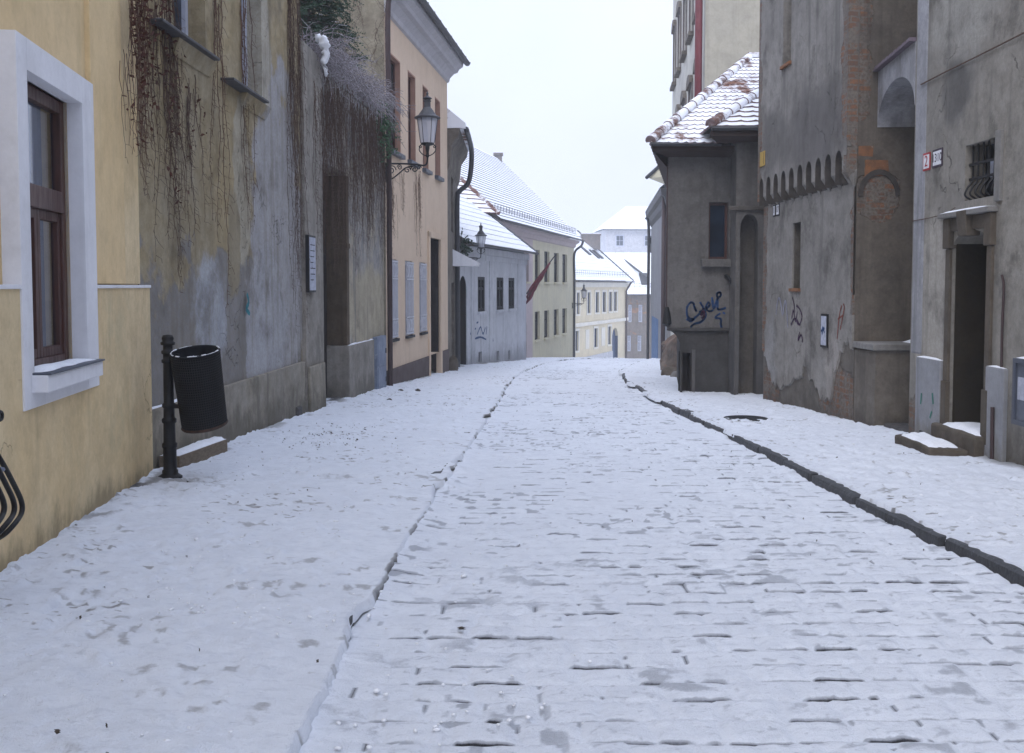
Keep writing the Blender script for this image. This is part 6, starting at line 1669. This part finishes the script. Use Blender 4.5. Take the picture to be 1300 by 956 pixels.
for k in range(21):
    u, z = WE.hit(U(208, 250), U(60, 130)); sp.append((u, min(z, 3.68), U(.4, 1.6), U(.003, .006), dict(leafp=.12, wig=.05)))
for k in range(6):
    u, z = WE.hit(U(206, 226), U(-60, 0)); sp.append((u, z, U(1.0, 2.0), U(.004, .007), dict(leafp=.2, wig=.04)))
vine('climbing_vine', WE, 'thick bundle of dry stems hanging under the first upper window sill', sp, M['vine_dark'], M['leaf_red'])
sp = []
for k in range(5):
    u, z = WE.hit(U(266, 278), U(-80, 10)); sp.append((u, z, U(1.2, 3.6), U(.004, .007), dict(wig=.035, twigs=.7)))
vine('climbing_vine', WE, 'slender dry vine climbing between the two upper windows', sp, M['vine'], M['leaf_red'])
sp = []
for k in range(7):
    u, z = WE.hit(U(302, 313), U(-80, 30)); sp.append((u, z, U(1.3, 3.3), U(.004, .007), dict(wig=.03, twigs=.6)))
vine('climbing_vine', WE, 'narrow dry vine along the second upper window', sp, M['vine'], M['leaf_red'])
# hanging curtain over the garden wall
sp = []
for k in range(240):
    u = U(-.3, WG.L * .98); z = 4.85 - U(0, .5); L = U(.8, 2.6) * (1.15 if u < 2.5 else 1)
    sp.append((u, z, L, U(.003, .007), dict(wig=.06, twigs=.65, dmax=.30, d0=.06)))
vine('climbing_vine', WG, 'wide brown curtain of dry vine stems hanging over the garden wall', sp, M['vine_dark'], M['leaf_red'])
sp = []
for k in range(34):
    u = WE.u(U(368, 383)); sp.append((u, U(4.2, 6.4), U(1.5, 4.2), U(.003, .007), dict(wig=.04, twigs=.6, dmax=.1)))
vine('climbing_vine', WE, 'brown vine stems at the far edge of the weathered house beside the gate', sp, M['vine_dark'], M['leaf_red'])
sp = []
for k in range(14):
    u, z = WO.hit(U(496, 512), U(212, 250)); sp.append((u, z, U(.3, 1.0), .003, dict(wig=.03)))
for k in range(14):
    u, z = WO.hit(U(524, 533), U(205, 235)); sp.append((u, z, U(.8, 2.0), .004, dict(wig=.035)))
for k in range(10):
    u, z = WO.hit(U(493, 499), U(235, 260)); sp.append((u, z, U(.5, 1.3), .005, dict(wig=.03)))
vine('climbing_vine', WO, 'thin dry vine on the apricot wall below the nearest lamp', sp, M['vine'], M['leaf_red'])
sp = []
WOg = Wall((-2.61, 21.18), (-6.5, 21.18), (-4, 10))
for k in range(60):
    sp.append((U(.1, 2.6), U(6.5, 9.5), U(1.5, 3.5), U(.003, .007), dict(wig=.09, twigs=.8)))
vine('climbing_vine', WOg, 'bare vine spreading over the gable of the apricot house', sp, M['vine_dark'], None)

# frosted twigs arching over the wall top
random.seed(5)
mb, sn = MB(), MB()
for k in range(260):
    u = U(-.2, WG.L * .97); s = WG.p(u, U(-.35, .05), 4.85 + U(0, .15)); pts = [s]; d = Vector((U(-.2, 1), U(-.6, .6), U(.3, 1.1))).normalized(); L = U(.35, 1.0); n = 8
    for i in range(n):
        d = (d + Vector((.06, 0, -.30 * L)) + Vector((U(-1, 1), U(-1, 1), U(-1, 1))) * .22).normalized(); pts.append(pts[-1] + d * L / n)
        if R() < .5:
            q = pts[-1]; e = (d + Vector((U(-1, 1), U(-1, 1), U(-1, 1)))).normalized(); mb.tube([q, q + e * U(.05, .16), q + e * U(.16, .26) + Vector((0, 0, -.03))], [.006, .005, .003], 3, caps=False)
    mb.tube(pts, [.010 - .006 * i / n for i in range(n + 1)], 4, caps=False)
t = thing('frosted_shrub', WG.p(2.5, -.1, 4.85), 'frosted bare twigs of a shrub arching over the garden wall top', 'shrub')
mb.build('twig', M['vine_grey'], t, weld=False, fix=False)
# a clump of hanging snow and ice on a broken stem
mb = MB(); c = at(401, 48, 15.6); pts = [c, c + Vector((.09, 0, -.03)), c + Vector((.14, .02, -.16)), c + Vector((.12, .03, -.38)), c + Vector((.15, .02, -.55))]
mb.tube(smooth_path(pts, 6), [.055] * 6 + [.075] * 6 + [.05] * 6 + [.025] * 6 + [.012], 10)
props(mb.build('snow_clump', M['snow'], None, smooth=True, rough=.022), 'white frozen snow clump hanging from the stems on the garden wall corner', 'snow')

# evergreens
def fronds(mb, base, d, L, n, s, fold=.5):
    d = d.normalized(); side = d.cross(Vector((0, 0, 1))); side = side.normalized() if side.length > .01 else Vector((1, 0, 0))
    p = base
    for i in range(n):
        t = i / n; p = base + d * L * t + Vector((0, 0, -.28 * L * t * t))
        for sg in (-1, 1):
            a = (side * sg + d * .7 + Vector((U(-.3, .3), U(-.3, .3), U(-.5, .3)))).normalized() * s * U(.6, 1.2) * (1 - .5 * t)
            b = Vector((U(-1, 1), U(-1, 1), U(-1, 1))).normalized() * s * .22
            mb.quad(p, p + a * .5 + b, p + a, p + a * .5 - b)
def fir(loc, h, rad, label):
    t = thing('fir_tree', loc, label, 'tree'); L = Vector(loc)
    mb = MB(); mb.tube([L, L + Vector((0, 0, h * .5)), L + Vector((.05, 0, h))], [.14, .09, .02], 8); tr = mb.build('trunk', M['bark'], t)
    mb, bb, sn = MB(), MB(), MB()
    for k in range(300):
        z = h * (.63 + .37 * (k / 300)); r = rad * (1.05 - (z / h)) * 2.2 + .12; g = k * 2.4 + U(-.3, .3); d = Vector((math.cos(g), math.sin(g), U(-.25, .15)))
        b0 = L + Vector((0, 0, z)); tip = b0 + d * r * U(.7, 1.1); bb.tube([b0, tip], [.016, .004], 4, caps=False)
        for q in range(9):
            s0 = b0 + (tip - b0) * U(.25, 1); fronds(mb, s0, d + Vector((U(-.8, .8), U(-.8, .8), U(-.5, .3))), U(.22, .42), 9, .085)
        if R() < .45:
            s0 = b0 + (tip - b0) * U(.5, 1); w = U(.05, .12)
            sn.quad(s0 + Vector((-w, -w * .6, .03)), s0 + Vector((w, -w * .5, .02)), s0 + Vector((w * .8, w * .7, .05)), s0 + Vector((-w * .7, w * .6, .06)))
    bb.build('limb', M['bark'], tr, weld=False, fix=False); mb.build('crown', M['needle'], t, weld=False, fix=False); sn.build('snow', M['snow'], t, weld=False, fix=False)
random.seed(8)
fir((-3.75, 18.9, zroad(18.9)), 9.6, .95, 'dark green fir with snow flecks behind the garden wall')
mb, lf = MB(), MB(); b0 = WG.p(WG.L - .35, -.15, 4.7)
for k in range(46):
    d = Vector((U(.1, 1), U(-.9, .5), U(-.7, .7))).normalized(); L = U(.35, .95); pts = [b0 + Vector((U(-.2, .1), U(-.25, .25), U(-.3, .3)))]
    for i in range(5): d = (d + Vector((0, 0, -.28)) + Vector((U(-1, 1), U(-1, 1), U(-1, 1))) * .15).normalized(); pts.append(pts[-1] + d * L / 5)
    mb.tube(pts, [.006, .005, .004, .003, .003, .002], 3, caps=False)
    for q in range(26):
        i = random.randrange(1, 6); c = pts[i] + Vector((U(-1, 1), U(-1, 1), U(-1, 1))) * .06; a = Vector((U(-1, 1), U(-1, 1), U(-1, .3))).normalized() * U(.03, .065); b = Vector((U(-1, 1), U(-1, 1), U(-1, 1))).normalized() * .018
        lf.quad(c - a - b * .4, c + b, c + a, c - b)
t = thing('evergreen_bush', b0, 'green leafy evergreen sprig at the end of the garden wall beside the downpipe', 'shrub')
mb.build('twig', M['bark'], t, weld=False, fix=False); lf.build('foliage', M['ivy'], t, weld=False, fix=False)
mb, lf = MB(), MB(); b0 = WD.p(4.6, .1, 2.8)
for k in range(30):
    d = Vector((U(0, .6), U(-.6, .6), U(-1, .4))).normalized(); mb.tube([b0, b0 + d * .4], [.006, .003], 3, caps=False)
    for q in range(14):
        c = b0 + d * U(.1, .5); a = Vector((U(-1, 1), U(-1, 1), U(-1, 1))).normalized() * .06; b = Vector((U(-1, 1), U(-1, 1), U(-1, 1))).normalized() * .025; lf.quad(c - a, c + b, c + a, c - b)
t = thing('hanging_plant', b0, 'dark leafy plant hanging beside the second lamp', 'shrub'); mb.build('twig', M['bark'], t, weld=False, fix=False); lf.build('foliage', M['needle'], t, weld=False, fix=False)
# teal mark on the grey wall
spray('spray_mark', WE, he, [[(310, 374), (312, 384), (309, 392), (313, 398)]], .03, M['tagteal'])

# lettering to plain meshes
bpy.context.view_layer.update(); dg = bpy.context.evaluated_depsgraph_get()
for o in [o for o in COL.objects if o.type == 'FONT']:
    me = bpy.data.meshes.new_from_object(o.evaluated_get(dg)); n = bpy.data.objects.new('lettering', me); COL.objects.link(n)
    n.parent = o.parent; n.matrix_parent_inverse = o.matrix_parent_inverse.copy(); n.matrix_basis = o.matrix_basis.copy()
    bpy.data.objects.remove(o)
# ---------------------------------------------------------------- air, sky, light, camera
hz = NB('misty_air'); hz.nt.nodes.clear()
out = hz.nt.nodes.new('ShaderNodeOutputMaterial'); pv = hz.nt.nodes.new('ShaderNodeVolumePrincipled')
pv.inputs['Color'].default_value = (.92, .96, 1, 1); pv.inputs['Density'].default_value = HAZE; pv.inputs['Anisotropy'].default_value = .2
hz.nt.links.new(pv.outputs[0], out.inputs['Volume'])
mb = MB(); mb.box(-270, 270, -50, 620, -28, 16); o = mb.build('haze', hz.mat); o['kind'] = 'stuff'

w = bpy.data.worlds.new('World'); SC.world = w; w.use_nodes = True
nt = w.node_tree; nt.nodes.clear()
wo = nt.nodes.new('ShaderNodeOutputWorld'); bg = nt.nodes.new('ShaderNodeBackground'); nt.links.new(bg.outputs[0], wo.inputs[0])
sky = nt.nodes.new('ShaderNodeTexSky'); sky.sky_type = 'NISHITA'; sky.sun_disc = False
SUN_EL, SUN_AZ = math.radians(48), math.radians(200)
sky.sun_elevation = SUN_EL; sky.sun_rotation = SUN_AZ; sky.air_density = 1.2; sky.dust_density = 4; sky.ozone_density = 1.5
tc = nt.nodes.new('ShaderNodeTexCoord'); sx = nt.nodes.new('ShaderNodeSeparateXYZ'); nt.links.new(tc.outputs['Generated'], sx.inputs[0])
mr = nt.nodes.new('ShaderNodeMapRange'); nt.links.new(sx.outputs[2], mr.inputs[0])
for i, v in enumerate((-.05, 1.0, 0.0, 1.0)): mr.inputs[i + 1].default_value = v
cr = nt.nodes.new('ShaderNodeMix'); cr.data_type = 'RGBA'; nt.links.new(mr.outputs[0], cr.inputs[0])
cr.inputs[6].default_value = (6.75, 7.0, 8.5, 1); cr.inputs[7].default_value = (12.2, 13.9, 18.4, 1)     # an overcast sky, brighter overhead
mx = nt.nodes.new('ShaderNodeMix'); mx.data_type = 'RGBA'; mx.inputs[0].default_value = .92
nt.links.new(sky.outputs[0], mx.inputs[6]); nt.links.new(cr.outputs[2], mx.inputs[7]); nt.links.new(mx.outputs[2], bg.inputs[0])
nz = nt.nodes.new('ShaderNodeTexNoise'); nt.links.new(tc.outputs['Generated'], nz.inputs['Vector']); nz.inputs['Scale'].default_value = 3.2; nz.inputs['Detail'].default_value = 5
nr = nt.nodes.new('ShaderNodeMapRange'); nt.links.new(nz.outputs[0], nr.inputs[0])
for i, v in enumerate((.3, .7, .93, 1.06)): nr.inputs[i + 1].default_value = v
cl = nt.nodes.new('ShaderNodeVectorMath'); cl.operation = 'SCALE'; nt.links.new(mx.outputs[2], cl.inputs[0]); nt.links.new(nr.outputs[0], cl.inputs['Scale']); nt.links.new(cl.outputs[0], bg.inputs[0])
bg.inputs[1].default_value = .10

sl = bpy.data.lights.new('sun', 'SUN'); sl.energy = 1.1; sl.angle = math.radians(40); sl.color = (1, .96, .92)
so_ = bpy.data.objects.new('sun', sl); COL.objects.link(so_)
dirv = Vector((math.sin(SUN_AZ) * math.cos(SUN_EL), math.cos(SUN_AZ) * math.cos(SUN_EL), math.sin(SUN_EL)))
so_.rotation_euler = dirv.to_track_quat('Z', 'Y').to_euler(); so_.location = (0, -5, 20)

cam = bpy.data.cameras.new('camera'); cam.sensor_width = 36; cam.lens = 36 * F_PX / 1300.0
cam.shift_y = -(478 - CY) / 1300.0; cam.clip_end = 3000; cam.clip_start = .05
co = bpy.data.objects.new('camera', cam); COL.objects.link(co)
co.location = (0, 0, EYE); co.rotation_euler = (math.pi / 2 - PITCH, 0, 0)
SC.camera = co
v = SC.view_settings; v.view_transform = 'Standard'; v.look = 'None'; v.exposure = EXPO; v.gamma = 1; v.use_curve_mapping = False
SC.render.engine = 'CYCLES'; c = SC.cycles
c.use_denoising = True; c.max_bounces = 6; c.diffuse_bounces = 3; c.glossy_bounces = 3; c.transmission_bounces = 4; c.transparent_max_bounces = 8; c.volume_bounces = 2
c.use_adaptive_sampling = True; c.adaptive_threshold = .02
